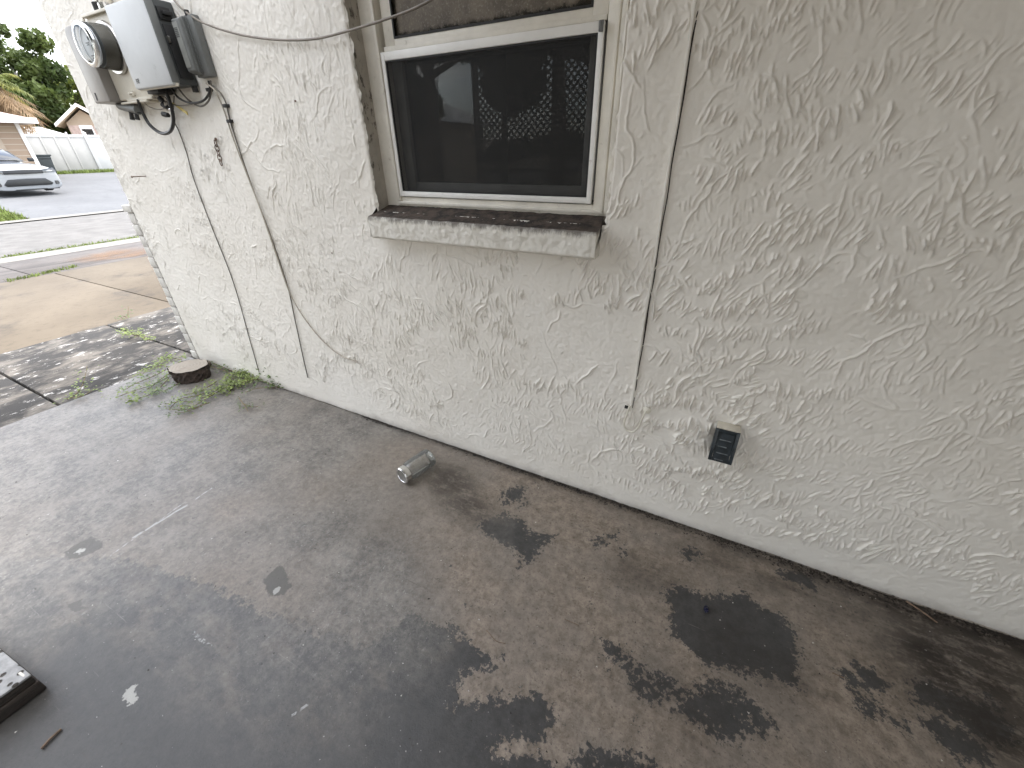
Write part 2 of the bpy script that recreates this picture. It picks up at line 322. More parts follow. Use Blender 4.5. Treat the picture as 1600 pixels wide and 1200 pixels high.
M['lawn'] = simple('lawn_green', (.10, .17, .03), .9, .5, 3, .6, 40)
M['dirt'] = simple('soil', (.27, .235, .19), .95, .3, 3, .4, 40)
M['grass'] = simple('grass_blade', (.17, .22, .05), .6, .45, 4)
M['vinyl'] = simple('white_vinyl', (.42, .41, .385), .45, .04, 3)
M['vinyl_post'] = simple('bright_vinyl_post', (.52, .52, .51), .4, .03, 3)
M['tan_wall'] = simple('tan_stucco_far', (.38, .31, .24), .85, .08, 2)
M['white_trim'] = simple('white_trim', (.78, .76, .73), .6, .05, 3)
M['soffit'] = simple('tan_soffit', (.5, .43, .34), .8, .06, 3)
M['shingle'] = simple('pinkish_shingles', (.42, .33, .30), .9, .2, 6)
M['shed'] = simple('white_metal_roof', (.66, .65, .64), .6, .06, 3)
t = NT('tan_brick'); br = t.n('ShaderNodeTexBrick'); br.inputs['Color1'].default_value = (.36, .28, .2, 1); br.inputs['Color2'].default_value = (.30, .22, .16, 1); br.inputs['Mortar'].default_value = (.5, .45, .38, 1); br.inputs['Scale'].default_value = 1; br.inputs['Brick Width'].default_value = .22; br.inputs['Row Height'].default_value = .08; br.inputs['Mortar Size'].default_value = .008
k = t.n('ShaderNodeMapping'); k.inputs['Rotation'].default_value = (R_(90), 0, R_(90)); t.l(t.co, k.inputs['Vector']); t.l(k.outputs[0], br.inputs['Vector']); t.col(br.outputs['Color']); t.set('Roughness', .9); M['far_brick'] = t.m
M['bin'] = simple('dark_bin_plastic', (.022, .03, .032), .45, .2, 5)
M['car'] = simple('silver_white_paint', (.30, .315, .33), .22, .02, 3, spec=.6)
for mm in (M['car'],): mm.node_tree.nodes['Principled BSDF'].inputs['Coat Weight'].default_value = .6
M['car_black'] = simple('car_black_plastic', (.012, .013, .014), .35, .2, 8)
M['car_glass'] = simple('car_glass', (.02, .025, .03), .05, .1, 3, spec=.9)
M['lamp_glass'] = simple('headlight_glass', (.05, .055, .06), .1, .4, 20, spec=.9)
M['tyre'] = simple('tyre_rubber', (.015, .015, .015), .8, .2)
M['rim'] = simple('dark_alloy', (.08, .08, .085), .35, .1, metal=.8)
def foliage(name, lo, hi, sc):
    t = NT(name); c = t.mix(t.ramp(t.noise(sc, 4), .35, .65), lo, hi); t.col(c); t.set('Roughness', .55); t.set('Specular IOR Level', .35)
    tl = t.n('ShaderNodeBsdfTranslucent'); t.l(c, tl.inputs[0]); ms = t.n('ShaderNodeMixShader'); ms.inputs[0].default_value = .3; t.l(t.p.outputs[0], ms.inputs[1]); t.l(tl.outputs[0], ms.inputs[2]); t.l(ms.outputs[0], t.out.inputs['Surface']); return t.m
M['tree_dark'] = foliage('tree_leaf_dark', (.04, .065, .018), (.10, .135, .035), .5)
M['tree_mid'] = foliage('tree_leaf_mid', (.07, .105, .022), (.19, .23, .05), .5)
M['frond_dead'] = foliage('dead_frond', (.20, .13, .07), (.42, .30, .18), 1.5)
M['frond'] = foliage('palm_frond', (.10, .13, .03), (.32, .31, .08), 1.0)
M['trunk'] = simple('tree_trunk', (.13, .10, .075), .9, .3, 6, .6, 20)
M['pole'] = simple('utility_pole_wood', (.12, .115, .11), .9, .2, 5)
M['hedge'] = foliage('hedge_leaf', (.014, .026, .010), (.035, .055, .02), 1.5)
M['lattice'] = simple('lattice_brown', (.07, .065, .055), .8, .2, 6)
M['ceiling'] = simple('ceiling_paint', (.66, .61, .52), .8, .08, 3)  # unseen ceiling, tinted to warm the light on the upper wall
M['endwall'] = simple('block_wall_paint', (.30, .28, .25), .85, .08, 3)
M['blue_bin'] = simple('blue_paint', (.06, .09, .19), .5, .1, 3)

# ================================================================== the setting
def sheet(name, poly, z, m, thick=None):
    """poly of (x, y); z = number or function of x"""
    zf = z if callable(z) else (lambda x: z)
    mb = MB(); n = len(poly); v = [(x, y, zf(x)) for x, y in poly]
    if thick: mb.prism([(x, y, zf(x) - thick) for x, y in poly], (0, 0, thick))
    else: mb.add(v, [tuple(range(n))])
    o = mb.build(name, m); o['kind'] = 'structure'; return o
def strip_sheet(name, xs, y0, y1, dz, m):
    V = []; F = []
    f0 = y0 if callable(y0) else (lambda x: y0); f1 = y1 if callable(y1) else (lambda x: y1)
    for x in xs: V += [(x, f0(x), gz(x) + dz), (x, f1(x), gz(x) + dz)]
    F = [(2 * i, 2 * i + 1, 2 * i + 3, 2 * i + 2) for i in range(len(xs) - 1)]
    o = np_mesh(name, V, F, m); o['kind'] = 'structure'; return o
strip_sheet('ground', [300, 20, 2.7, -17.8, -24, -34, -60, -150, -900], lambda x: -900, lambda x: 900, -.12, M['dirt'])
# concrete apron between the carport floor and the driveway: separate poured slabs with open joints
for y0, y1 in ((-3.3, -.26), (-.245, .637), (.652, 1.538), (1.553, 2.6), (2.615, 5)):
    mb = MB().box((-5.55, y0, -.13), (-3.915, y1, -.012)); o = mb.build('path', M['strip'], bevel=.008); o['kind'] = 'structure'
# near driveway
for (x0, x1, y0, y1) in ((-8.93, -5.56, -4.5, 2.24), (-8.93, -5.56, 2.255, 9)):
    mb = MB().box((x0, y0, -.14), (x1, y1, -.02)); o = mb.build('driveway', M['drive_tan'], bevel=.006); o['kind'] = 'structure'
for (x0, x1, y0, y1) in ((-10.62, -8.945, -4.5, 2.05), (-10.62, -8.945, 2.065, 9)):
    mb = MB().box((x0, y0, -.14), (x1, y1, -.024)); o = mb.build('driveway_apron', [M['drive_tan'], M['drive_dark']][1], bevel=.006); o['kind'] = 'structure'
sheet('kerb', [(-11.2, -40), (-10.63, -40), (-10.63, 40), (-11.2, 40)], -.02, M['kerb'], .12)
strip_sheet('road', [-11.22, -17.75], -80, 80, -.045, M['road'])
def dl(x): return 4.62 + (-17.8 - x) * .07
strip_sheet('neighbour_driveway', [-17.3, -17.8, -20, -24, -28, -33.2], dl, lambda x: 30, -.02, M['drive_asphalt'])
strip_sheet('gutter', [-17.2, -17.75], -80, 80, -.018, M['kerb'])
# rust-coloured stain film and grass in the joint are part of the ground
def blades(name, spots, n, hmin, hmax, m, w=.006, kind='stuff'):
    V = []; F = []
    for k in range(n):
        x, y, z = spots(k); h = random.uniform(hmin, hmax); a = random.uniform(0, 6.28); ln = random.uniform(.1, .6) * h; b = random.uniform(0, 6.28)
        dx, dy = math.cos(a) * w, math.sin(a) * w; i = len(V); tx, ty = math.cos(b) * ln, math.sin(b) * ln
        V += [(x - dx, y - dy, z), (x + dx, y + dy, z), (x + dx * .6 + tx * .4, y + dy * .6 + ty * .4, z + h * .6), (x + tx, y + ty, z + h)]; F.append((i, i + 1, i + 2, i + 3))
    o = np_mesh(name, V, F, m); o['kind'] = kind; return o
def lawn_spot(k):
    while True:
        x = random.uniform(-27, -17.85); y = random.uniform(2.2, 6.2)
        if y < dl(x) - .02: return x, y, gz(x) - .12
o = blades('lawn_grass', lawn_spot, 9000, .14, .24, M['grass'], .012); tag(o, 'bright green lawn beside the silver car', 'grass')
o = blades('fence_grass', lambda k: (random.uniform(-33.9, -33.1), random.uniform(8.5, 20), gz(-33.5) - .12), 7000, .16, .30, M['grass'], .02); tag(o, 'grass strip along the foot of the white fence', 'grass')
def kw(k):
    y = random.uniform(1.0, 5.2); return (-11.25 - abs(random.gauss(0, .16)) , y, -.05)
o = blades('kerb_weeds', kw, 2000, .015, .05, M['grass'], .010); tag(o, 'thin line of weeds along the edge of the street', 'weeds')
def jw(k):
    u = random.random(); return (-8.94 + random.gauss(0, .05) - .25 * u, 1.75 + u * .85, -.03)
o = blades('joint_weeds', jw, 380, .015, .05, M['grass'], .008); tag(o, 'patch of weeds in the driveway joint', 'weeds')
def rust():
    P = [(-9.9, 2.55), (-9.3, 2.75), (-9.05, 3.3), (-9.25, 4.0), (-9.8, 4.2), (-10.2, 3.6), (-10.1, 2.9)]
    t = NT('rust_stain'); tr = t.n('ShaderNodeBsdfTransparent'); ms = t.n('ShaderNodeMixShader'); t.col((.36, .19, .08)); t.set('Roughness', .9)
    sp = t.n('ShaderNodeVectorMath'); sp.operation = 'DISTANCE'; t.l(t.co, sp.inputs[0]); sp.inputs[1].default_value = (-9.55, 3.3, -.02)
    f = t.math('MULTIPLY', t.ramp(t.math('ADD', sp.outputs['Value'], t.math('MULTIPLY', t.noise(3, 6, .7), .5)), .45, 1.05, 1, 0), t.ramp(t.noise(2.2, 6, .7), .35, .6, .04, .32))
    t.l(f, ms.inputs[0]); t.l(tr.outputs[0], ms.inputs[1]); t.l(t.p.outputs[0], ms.inputs[2]); t.l(ms.outputs[0], t.out.inputs['Surface'])
    o = sheet('rust_stain', P, -.014, t.m); o['kind'] = 'stuff'; tag(o, 'orange rust stain on the driveway', 'stain')
rust()

# ---- carport floor with painted-and-peeled fields
def poly_sd(PX, X, Y):
    P = np.array([[*on_floor(*p)[:2]] for p in PX]); n = len(P); d = np.full(X.shape, 1e9); ins = np.zeros(X.shape, bool)
    for i in range(n):
        a, b = P[i], P[(i + 1) % n]; e = b - a; t_ = np.clip(((X - a[0]) * e[0] + (Y - a[1]) * e[1]) / (e @ e), 0, 1)
        d = np.minimum(d, np.hypot(X - a[0] - t_ * e[0], Y - a[1] - t_ * e[1]))
        cnd = ((a[1] > Y) != (b[1] > Y)) & (X < (b[0] - a[0]) * (Y - a[1]) / (b[1] - a[1] + 1e-12) + a[0]); ins ^= cnd
    return np.where(ins, d, -d)
def make_floor():
    xs = np.concatenate([np.arange(-3.905, 1.3, .0105), np.arange(1.3, 2.65, .06)]); ys = np.concatenate([np.arange(-3.2, -.6, .05), np.arange(-.6, 1.487, .0105)])
    X, Y = np.meshgrid(xs, ys); ny, nx = X.shape
    polys = [  # (outline in photograph pixels on the floor, bias, limit)
        ([(-500, 820), (0, 870), (180, 872), (300, 900), (430, 965), (560, 1005), (610, 985), (640, 955), (690, 972), (742, 1008), (782, 1027), (764, 1042), (722, 1052), (712, 1090), (700, 1106), (735, 1088), (800, 1088), (845, 1078), (864, 1098), (872, 1132), (846, 1160), (800, 1150), (770, 1178), (860, 1190), (880, 1260), (700, 1500), (-500, 1500)], .0, .08),
        ([(1048, 930), (1066, 925), (1110, 937), (1160, 935), (1185, 957), (1224, 975), (1236, 1010), (1235, 1062), (1190, 1046), (1150, 1040), (1110, 1030), (1078, 1003), (1060, 985), (1056, 950)], .022, .08),
        ([(738, 816), (790, 800), (832, 828), (872, 836), (852, 850), (832, 880), (808, 868), (780, 846)], -.004, .05), ([(790, 766), (815, 762), (815, 786), (788, 784)], .006, .05),
        ([(1426, 1070), (1450, 1064), (1484, 1078), (1546, 1096), (1590, 1138), (1582, 1165), (1545, 1156), (1506, 1126), (1484, 1122), (1442, 1096)], .002, .05), ([(1437, 1126), (1462, 1122), (1514, 1145), (1545, 1175), (1540, 1196), (1500, 1192), (1460, 1156)], .0, .05),
        ([(1340, 1040), (1360, 1044), (1386, 1069), (1366, 1070), (1346, 1056)], .006, .05), ([(1318, 1052), (1330, 1049), (1342, 1068), (1338, 1085), (1328, 1066)], .004, .05), ([(1345, 1098), (1358, 1096), (1375, 1114), (1362, 1123), (1350, 1116)], .008, .05), ([(1398, 1128), (1412, 1130), (1426, 1150), (1408, 1146)], .004, .05),
        ([(900, 975), (960, 985), (1000, 1020), (1060, 1045), (1130, 1040), (1180, 1080), (1240, 1150), (1190, 1180), (1100, 1120), (1060, 1150), (985, 1100), (960, 1050), (920, 1010)], -.040, .05),
        ([(1030, 1070), (1100, 1060), (1180, 1110), (1210, 1160), (1150, 1180), (1060, 1130)], -.028, .05),
        ([(880, 1150), (1000, 1160), (1100, 1230), (880, 1300)], -.03, .05), ([(928, 846), (945, 843), (948, 852), (932, 856)], .002, .04), ([(950, 836), (962, 834), (960, 842)], .002, .04), ([(968, 858), (978, 856), (976, 866)], .002, .04), ([(1067, 858), (1082, 855), (1088, 868), (1078, 873)], .006, .05), ([(1220, 892), (1262, 900), (1268, 912), (1236, 908)], .008, .05),
        ([(1590, 1020), (1640, 1030), (1700, 1200), (1610, 1130), (1560, 1060)], -.02, .05)]
    paint = np.full(X.shape, -.07)
    near = (Y > -.6)
    for P, b, lim in polys: paint = np.maximum(paint, np.clip(poly_sd(P, X, Y), -lim, lim) + b)
    # outside the photographed part the same mottled mix goes on
    far = fnoise(ny, nx, .0105, .12, 5) * .04 - .02; w = np.clip((X - 1.0) / .3, 0, 1) + np.clip((-.45 - Y) / .3, 0, 1); w = np.clip(w, 0, 1) * (X > -1.2); paint = paint * (1 - w) + far * w
    # dust film: strong at the open end, gone at the right
    lx = np.clip((-.55 - X + .45 * (1.1 - Y)) / 1.3, 0, 1); lx2 = fnoise(ny, nx, .0105, .10, 9) * .18
    dust = np.clip(lx * 1.05 + lx2 * (lx > 0.02), 0, 1) * (1 - .98 * np.clip((.50 - Y) / .55, 0, 1) * np.clip((X + 2.3) / .6, 0, 1))
    # grime: along the foot of the wall, in a wet zone right of the window, and with the jar's shadow painted in near the jar
    g1 = np.clip(1 - (WY - Y) / (.05 + .05 * np.clip((X + 1.2) / 1.5, 0, 1)), 0, 1) * .85 * np.clip((X + 2.6) / 1.2, .25, 1)
    n1 = fnoise(ny, nx, .0105, .05, 11) * .16; n2 = fnoise(ny, nx, .0105, .14, 12) * .2
    def blob(px, py, rx, ry, ang, a):
        p = on_floor(px, py); dx, dy = X - p.x, Y - p.y; u = dx * math.cos(ang) + dy * math.sin(ang); v = -dx * math.sin(ang) + dy * math.cos(ang); return a * np.clip(1.25 - np.sqrt((u / rx) ** 2 + (v / ry) ** 2) + n1 + n2, 0, 1)
    gr = np.clip(np.clip(1.15 - (WY - Y) / (.09 + .17 * np.clip((X - .1) / .8, 0, 1)), 0, 1) * np.clip((X + .05) / .4, 0, 1) + n1 + n2, 0, 1) * np.clip((X + .05) / .3, 0, 1) * np.clip(1.6 - (WY - Y) / .3, 0, 1)
    for b in ((705, 745, .17, .10, -.2, .75), (740, 790, .14, .09, 0, .7), (660, 735, .10, .08, 0, .5), (1330, 960, .34, .15, .1, .95), (1430, 1010, .34, .18, .1, 1.0), (1240, 920, .25, .10, .1, .8), (1520, 1080, .25, .14, .3, .8), (1130, 880, .22, .06, 0, .5), (1530, 1020, .3, .12, .1, .9), (1200, 1050, .2, .12, .4, .35), (1010, 900, .14, .07, .2, .45), (1150, 1010, .12, .2, 0, .35), (580, 820, .2, .12, .3, .22), (1560, 1140, .1, .09, 0, .85), (520, 640, .3, .08, 0, .25), (1060, 1090, .15, .1, 0, .3)): gr = np.maximum(gr, blob(*b))
    grime = np.clip(np.maximum(g1, gr), 0, 1)
    oil = np.full(X.shape, -.05); white = np.full(X.shape, -.05)
    for P in ([(412, 905), (432, 884), (446, 886), (448, 902), (456, 914), (446, 928), (420, 932)], [(100, 862), (118, 850), (140, 838), (160, 846), (158, 856), (128, 870), (104, 874)], [(106, 944), (125, 936), (132, 950), (112, 958)], [(442, 1000), (470, 985), (500, 945), (480, 1010), (455, 1030)]): oil = np.maximum(oil, np.clip(poly_sd(P, X, Y), -.05, .05) - (.0 if P[0][0] != 442 else .03))
    for P in ([(196, 1088), (200, 1078), (210, 1073), (207, 1084), (212, 1090), (204, 1099)], [(428, 922), (432, 919), (435, 921), (433, 925), (429, 926)], [(118, 861), (124, 858), (130, 858), (126, 862)]): white = np.maximum(white, np.clip(poly_sd(P, X, Y), -.05, .05) + .006)
    hz = fnoise(ny, nx, .0105, .25, 21) * .0012 + fnoise(ny, nx, .0105, .04, 22) * .0004; hz[:, (xs < -3.88)] = 0
    V = np.stack([X, Y, hz - .0015], -1).reshape(-1, 3); i = np.arange((ny - 1) * (nx - 1)); r, c_ = i // (nx - 1), i % (nx - 1); a = r * nx + c_
    o = np_mesh('carport_floor', V, np.stack([a, a + 1, a + nx + 1, a + nx], 1), M['floor'], smooth=True)
    for nm, A in (('paint', paint), ('dust', dust), ('grime', grime), ('oil', oil), ('white', white)):
        at = o.data.attributes.new(nm, 'FLOAT', 'POINT'); at.data.foreach_set('value', A.astype(np.float32).ravel())
    o['kind'] = 'structure'
    e = MB().box((-3.906, -3.2, -.14), (-3.9, 1.484, -.004)).box((-3.9, -3.206, -.14), (2.64, -3.2, -.004)).build('floor_edge', M['strip']); e['kind'] = 'structure'
make_floor()

# ================================================================== the house with the stucco wall
house = empty('house', (-1.0, WY, 0)); tag(house, 'white stucco house wall with a window and carport, filling the right of the view', 'house')
house_inv = Matrix.Translation((1.0, -WY, 0))
def hp(o, parent=None):
    """parent to the house keeping world coordinates"""
    o.parent = parent or house
    if parent is None: o.matrix_parent_inverse = house_inv
    return o
OX0, OX1, OZ0, OZ1 = -1.455, -.395, 1.262, 2.30
def stucco_height(x0, x1, z0, z1, cell):
    nx, nz = int((x1 - x0) / cell), int((z1 - z0) / cell); g = np.random.default_rng(3)
    base = fnoise(nz, nx, cell, .06, 31) * .0009 + fnoise(nz, nx, cell, .014, 32) * .00035 + fnoise(nz, nx, cell, .0042, 33) * .00040
    ridge = np.zeros((nz, nx), np.float32); PX, PZ, PH, PS = [], [], [], []
    cover = fnoise(nz, nx, cell, .13, 34); amp = np.clip(1 + .38 * fnoise(nz, nx, cell, .20, 35), .35, 1.8)
    def stroke(cx, cz, th, L, kap, h, s, wob):
        n = max(6, int(L / .0018)); u = np.linspace(-.5, .5, n) * L; a = th + kap * u
        wv = np.cumsum(g.standard_normal(n)) * wob; a = a + wv
        ds = L / n; xx = cx + np.cumsum(np.cos(a)) * ds; zz = cz + np.cumsum(np.sin(a)) * ds; xx += cx - xx[n // 2]; zz += cz - zz[n // 2]
        q = u / L * 2; am = np.clip(1 - np.abs(q) ** 3, 0, 1) * h * (1 + .45 * np.interp(np.arange(n), np.linspace(0, n, 7), g.standard_normal(7)))
        PX.append(xx); PZ.append(zz); PH.append(np.clip(am, 0, None)); PS.append(np.full(n, s))
    cen = []
    for k in range(int(1300 * (x1 - x0) * (z1 - z0))):
        cx, cz = g.uniform(x0, x1), g.uniform(z0, z1); iz, ix = min(nz - 1, max(0, int((cz - z0) / cell))), min(nx - 1, int((cx - x0) / cell))
        if cover[iz, ix] < -.28 + .5 * (g.random() - .5) or cz < .11 + .04 * g.random(): continue
        right = np.clip((cx + 1.7) / 1.7, 0, 1); n = int(g.integers(7, 23)); sp = g.uniform(.0082, .0132); w_ = n * sp; Lm = g.uniform(.050, .125) * (1.6 - .5 * right); th = math.pi / 2 + g.normal(.10 * (1 - right) - .20 * right, .13 + .17 * right)
        ok = True
        for (ax, az, aw, al) in cen:
            if abs(ax - cx) < (aw + w_) * .30 and abs(az - cz) < (al + Lm) * .32: ok = False; break
        if not ok: continue
        cen.append((cx, cz, w_, Lm)); kap = g.normal(0, 2.0 + 3.0 * right); fan = g.normal(0, 1.0 + 1.6 * right); slope = g.normal(0, .45); arc = g.normal(0, 2.2)
        hm = g.uniform(.0034, .0082) * (.62 + .48 * right) * amp[iz, ix] * (1.25 if g.random() < .3 else 1); sg = g.uniform(.0013, .0019) + .0003 * right
        for j in range(n):
            o = (j - (n - 1) / 2) * sp + g.normal(0, .0016); sh = g.normal(0, .010) + slope * o + arc * o * o; e_ = 1 - .55 * abs(2 * j / max(1, n - 1) - 1)
            x = cx - math.sin(th) * o + math.cos(th) * sh; z = cz + math.cos(th) * o + math.sin(th) * sh
            if g.random() < .10: continue
            stroke(x, z, th + fan * o + g.normal(0, .06), Lm * e_ * g.uniform(.5, 1.2), kap, hm * g.uniform(.35, 1.25), sg * g.uniform(.85, 1.25), .055)
    for k in range(int(32 * (x1 - x0) * (z1 - z0))):   # single wandering trowel lips
        stroke(g.uniform(x0, x1), g.uniform(z0 + .1, z1), math.pi / 2 + g.normal(0, .5), g.uniform(.10, .40), g.normal(0, 3), g.uniform(.0018, .0048), g.uniform(.0016, .0024), .10)
    for k in range(int(110 * (x1 - x0) * (z1 - z0))):   # small dabs
        stroke(g.uniform(x0, x1), g.uniform(z0 + .1, z1), g.uniform(0, 3.14), g.uniform(.008, .028), g.normal(0, 20), g.uniform(.0010, .0028), g.uniform(.0014, .0026), .10)
    PX, PZ, PH, PS = map(np.concatenate, (PX, PZ, PH, PS)); fx = (PX - x0) / cell; fz = (PZ - z0) / cell; ix = np.floor(fx).astype(int); iz = np.floor(fz).astype(int)
    flat = ridge.ravel(); Rk = 5
    for dz in range(-Rk, Rk + 1):
        for dx in range(-Rk, Rk + 1):
            X, Z = ix + dx, iz + dz; ok = (X >= 0) & (X < nx) & (Z >= 0) & (Z < nz)
            ddx = (X - fx) * cell; d2 = ddx ** 2 + ((Z - fz) * cell) ** 2; v = PH * np.exp(-d2 / (2 * PS ** 2))
            np.maximum.at(flat, (Z * nx + X)[ok], v[ok].astype(np.float32))
    # the brush pulls a shallow trough beside each ridge
    k = ridge.copy(); tr = np.zeros_like(k); sh = int(round(.006 / cell)); tr[:, sh:] = k[:, :-sh]
    Z = np.arange(nz)[:, None] * cell + z0; fade = np.clip((Z - .05) / .12, .12, 1)
    return base + (k - .28 * tr) * fade
def make_wall():
    cell = .0025; x0, x1, z0, z1 = -3.745, 1.5, 0.0, 2.40; hm = stucco_height(x0, x1, z0, z1, cell); nzr, nxr = hm.shape
    def axis(a, b, step, must):
        out = []; pts = sorted([a, b] + [m for m in must if a < m < b])
        for p, q in zip(pts[:-1], pts[1:]):
            s = step((p + q) / 2); n = max(1, int(round((q - p) / s))); out += list(np.linspace(p, q, n + 1)[:-1])
        return np.array(out + [b])
    xs = axis(x0, x1, lambda x: .0029 if x > -1.5 else (.0042 if x > -2.6 else .0055), [-2.6, OX0, OX1]); zs = axis(z0, z1, lambda z: .0032, [OZ0, OZ1])
    xs = np.concatenate([xs, [2.62]]); zs = np.concatenate([zs, [2.62]])
    X, Z = np.meshgrid(xs, zs); nz, nx = X.shape
    fx = np.clip((X - x0) / cell - .5, 0, nxr - 1.001); fz = np.clip((Z - z0) / cell - .5, 0, nzr - 1.001); ix = fx.astype(int); iz = fz.astype(int); a = fx - ix; b = fz - iz
    Hh = hm[iz, ix] * (1 - a) * (1 - b) + hm[iz, ix + 1] * a * (1 - b) + hm[iz + 1, ix] * (1 - a) * b + hm[iz + 1, ix + 1] * a * b
    Hh[(X > 1.5) | (Z > 2.4)] = 0
    # soften into the opening's arris and the free end of the wall
    dx = np.maximum(OX0 - X, X - OX1); dz = np.maximum(OZ0 - Z, Z - OZ1); dd = np.maximum(dx, dz); out = np.hypot(np.maximum(dx, 0), np.maximum(dz, 0))
    rr = .009; e = np.clip(1 - out / rr, 0, 1) * (dd > -1e-6); Hh = Hh - rr * .7 * e ** 2; e2 = np.clip(1 - (X - x0) / .014, 0, 1); Hh = Hh - .010 * e2 ** 2
    jx = fnoise(nz, nx, .0036, .02, 41) * .0022 + fnoise(nz, nx, .0036, .006, 42) * .0012
    edge = np.abs(dd) < 1e-6
    Xo = X.copy(); Zo = Z.copy(); Xo[edge & (np.abs(X - OX0) < 1e-6)] += np.abs(jx[edge & (np.abs(X - OX0) < 1e-6)]) * 1.6; Xo[edge & (np.abs(X - OX1) < 1e-6)] -= np.abs(jx[edge & (np.abs(X - OX1) < 1e-6)]) * 1.6
    Xo[np.abs(X - x0) < 1e-6] -= np.abs(jx[np.abs(X - x0) < 1e-6]) * 1.5
    V = np.stack([Xo, WY - Hh, Zo], -1).reshape(-1, 3); i = np.arange((nz - 1) * (nx - 1)); r, c_ = i // (nx - 1), i % (nx - 1)
    cx = (xs[c_] + xs[c_ + 1]) / 2; cz = (zs[r] + zs[r + 1]) / 2; keep = ~((cx > OX0) & (cx < OX1) & (cz > OZ0) & (cz < OZ1)); a = (r * nx + c_)[keep]
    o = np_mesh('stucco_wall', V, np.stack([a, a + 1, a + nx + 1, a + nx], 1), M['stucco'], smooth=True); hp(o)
make_wall()
CRX = -1.35
# body of the wall behind the stucco skin, gable end and carport structure
mb = MB()
for a, b in (((-3.735, WY + .012, 0), (OX0 - .006, WY + .2, 2.6)), ((OX1 + .006, WY + .012, 0), (2.62, WY + .2, 2.6)), ((OX0 - .006, WY + .012, 0), (OX1 + .006, WY + .2, OZ0 - .014)), ((OX0 - .006, WY + .012, OZ1), (OX1 + .006, WY + .2, 2.6))): mb.box(a, b)
hp(mb.build('masonry', M['jamb']))
hp(MB().box((-3.735, WY + .21, 0), (-3.55, WY + 7, 2.6)).build('front_wall', M['brick_white']))
hp(MB().box((OX0 - .6, WY + .21, .6), (OX0 - .58, WY + 2.4, 2.58)).box((OX1 + .6, WY + .21, .6), (OX1 + .62, WY + 2.4, 2.58)).box((OX0 - .58, WY + 2.38, .6), (OX1 + .6, WY + 2.4, 2.58)).box((OX0 - .58, WY + .21, .58), (OX1 + .6, WY + 2.38, .6)).box((OX0 - .58, WY + .21, 2.56), (OX1 + .6, WY + 2.38, 2.58)).build('room_lining', M['room']))  # unseen room box coloured near black so the panes show reflections
hp(MB().box((CRX, -1.95, 2.62), (2.7, WY + .03, 2.74)).box((-3.9, WY + .035, 2.62), (2.7, WY + 7, 2.74)).build('roof', M['ceiling']))  # unseen carport roof, its edges cut back to shape light on the wall
hp(MB().box((CRX - .03, -1.98, 2.60), (CRX, WY - .02, 2.80)).build('fascia', M['white_trim']))
hp(MB().box((2.64, -2.4, 0), (2.8, WY + .2, 2.62)).build('end_wall', M['endwall']))
for x, y_ in ((-1.3, -1.88), (2.5, -1.88)): hp(MB().box((x - .045, y_ - .045, 0), (x + .045, y_ + .045, 2.615)).build('post', M['lattice']))
# painted brick veneer of the front, seen end-on below its cap
z = .004; k = 0; brick_me = None
hp(MB().box((-3.838, WY + .008, 0), (-3.768, WY + 6.5, 1.17)).build('mortar_bed', M['mortar']))
while z < 1.12:
    w0 = -3.842 - random.uniform(-.004, .004)
    o = MB().box((w0, WY + random.uniform(.000, .008), z), (-3.766, WY + .19, z + .067)).build('brick', M['brick_white'], bevel=.003); hp(o)
    z += .0765
hp(MB().box((-3.862, WY - .004, z), (-3.757, WY + 6.5, z + .045)).build('brick_cap', M['brick_white'], bevel=.004))
for kx in range(0): pass
# window ------------------------------------------------------------
RC = .075   # depth of the recess
mb = MB(); y0, y1 = WY + RC, WY + .17
mb.box((OX0 - .002, y0, 1.25), (-1.372, y1, OZ1)).box((-.472, y0, 1.25), (OX1 + .002, y1, OZ1)).box((-1.372, y0, 1.25), (-.472, y1, 1.318)).box((-1.372, y0, 2.26), (-.472, y1, OZ1))
mb.box((-1.386, y0 - .014, 1.302), (-1.372, y0, OZ1)).box((-.445, y0 - .012, 1.302), (-.432, y0, OZ1)).box((-.418, y0 - .045, 1.296), (OX1 + .001, y0, OZ1)).box((-1.386, y0 - .012, 1.290), (-.432, y0, 1.302))
win = mb.build('window', M['frame'], bevel=.002); hp(win)
def wpart(mb, name, m, parent=win, bevel=.0015): return hp(mb.build(name, m, bevel=bevel), parent)
def ring(mb, xa, xb, za, zb, w, ya, yb, wt=None, wb=None):
    wt = w if wt is None else wt; wb = w if wb is None else wb
    return mb.box((xa, ya, za), (xa + w, yb, zb)).box((xb - w, ya, za), (xb, yb, zb)).box((xa + w, ya, za), (xb - w, yb, za + wb)).box((xa + w, ya, zb - wt), (xb - w, yb, zb))
scr = wpart(ring(MB(), -1.370, -.480, 1.322, 1.830, .017, WY + .066, WY + .082, .027, .020), 'screen_frame', M['frame_white'])
sp = wpart(ring(MB(), -1.352, -.498, 1.343, 1.802, .005, WY + .068, WY + .074), 'screen_spline', M['gasket'], bevel=0)
scr_t = NT('insect_screen'); tr = scr_t.n('ShaderNodeBsdfTransparent'); tr.inputs[0].default_value = (1, 1, 1, 1); scr_t.col((.022, .022, .021)); scr_t.set('Roughness', .7); ms = scr_t.n('ShaderNodeMixShader'); ms.inputs[0].default_value = .36
scr_t.l(tr.outputs[0], ms.inputs[1]); scr_t.l(scr_t.p.outputs[0], ms.inputs[2]); scr_t.l(ms.outputs[0], scr_t.out.inputs['Surface'])
wpart(MB().box((-1.350, WY + .0715, 1.345), (-.500, WY + .0718, 1.800)), 'insect_screen', scr_t.m, bevel=0)
wpart(ring(MB(), -1.362, -.486, 1.330, 1.85, .050, WY + .115, WY + .150, .045, .045), 'lower_sash', M['sash_dark'])
wpart(MB().box((-1.362, WY + .084, 1.319), (-.486, WY + .114, 1.336)), 'track', M['sash_dark'])
gl = glassy('window_glass', (.55, .57, .56), 1.7, .0)
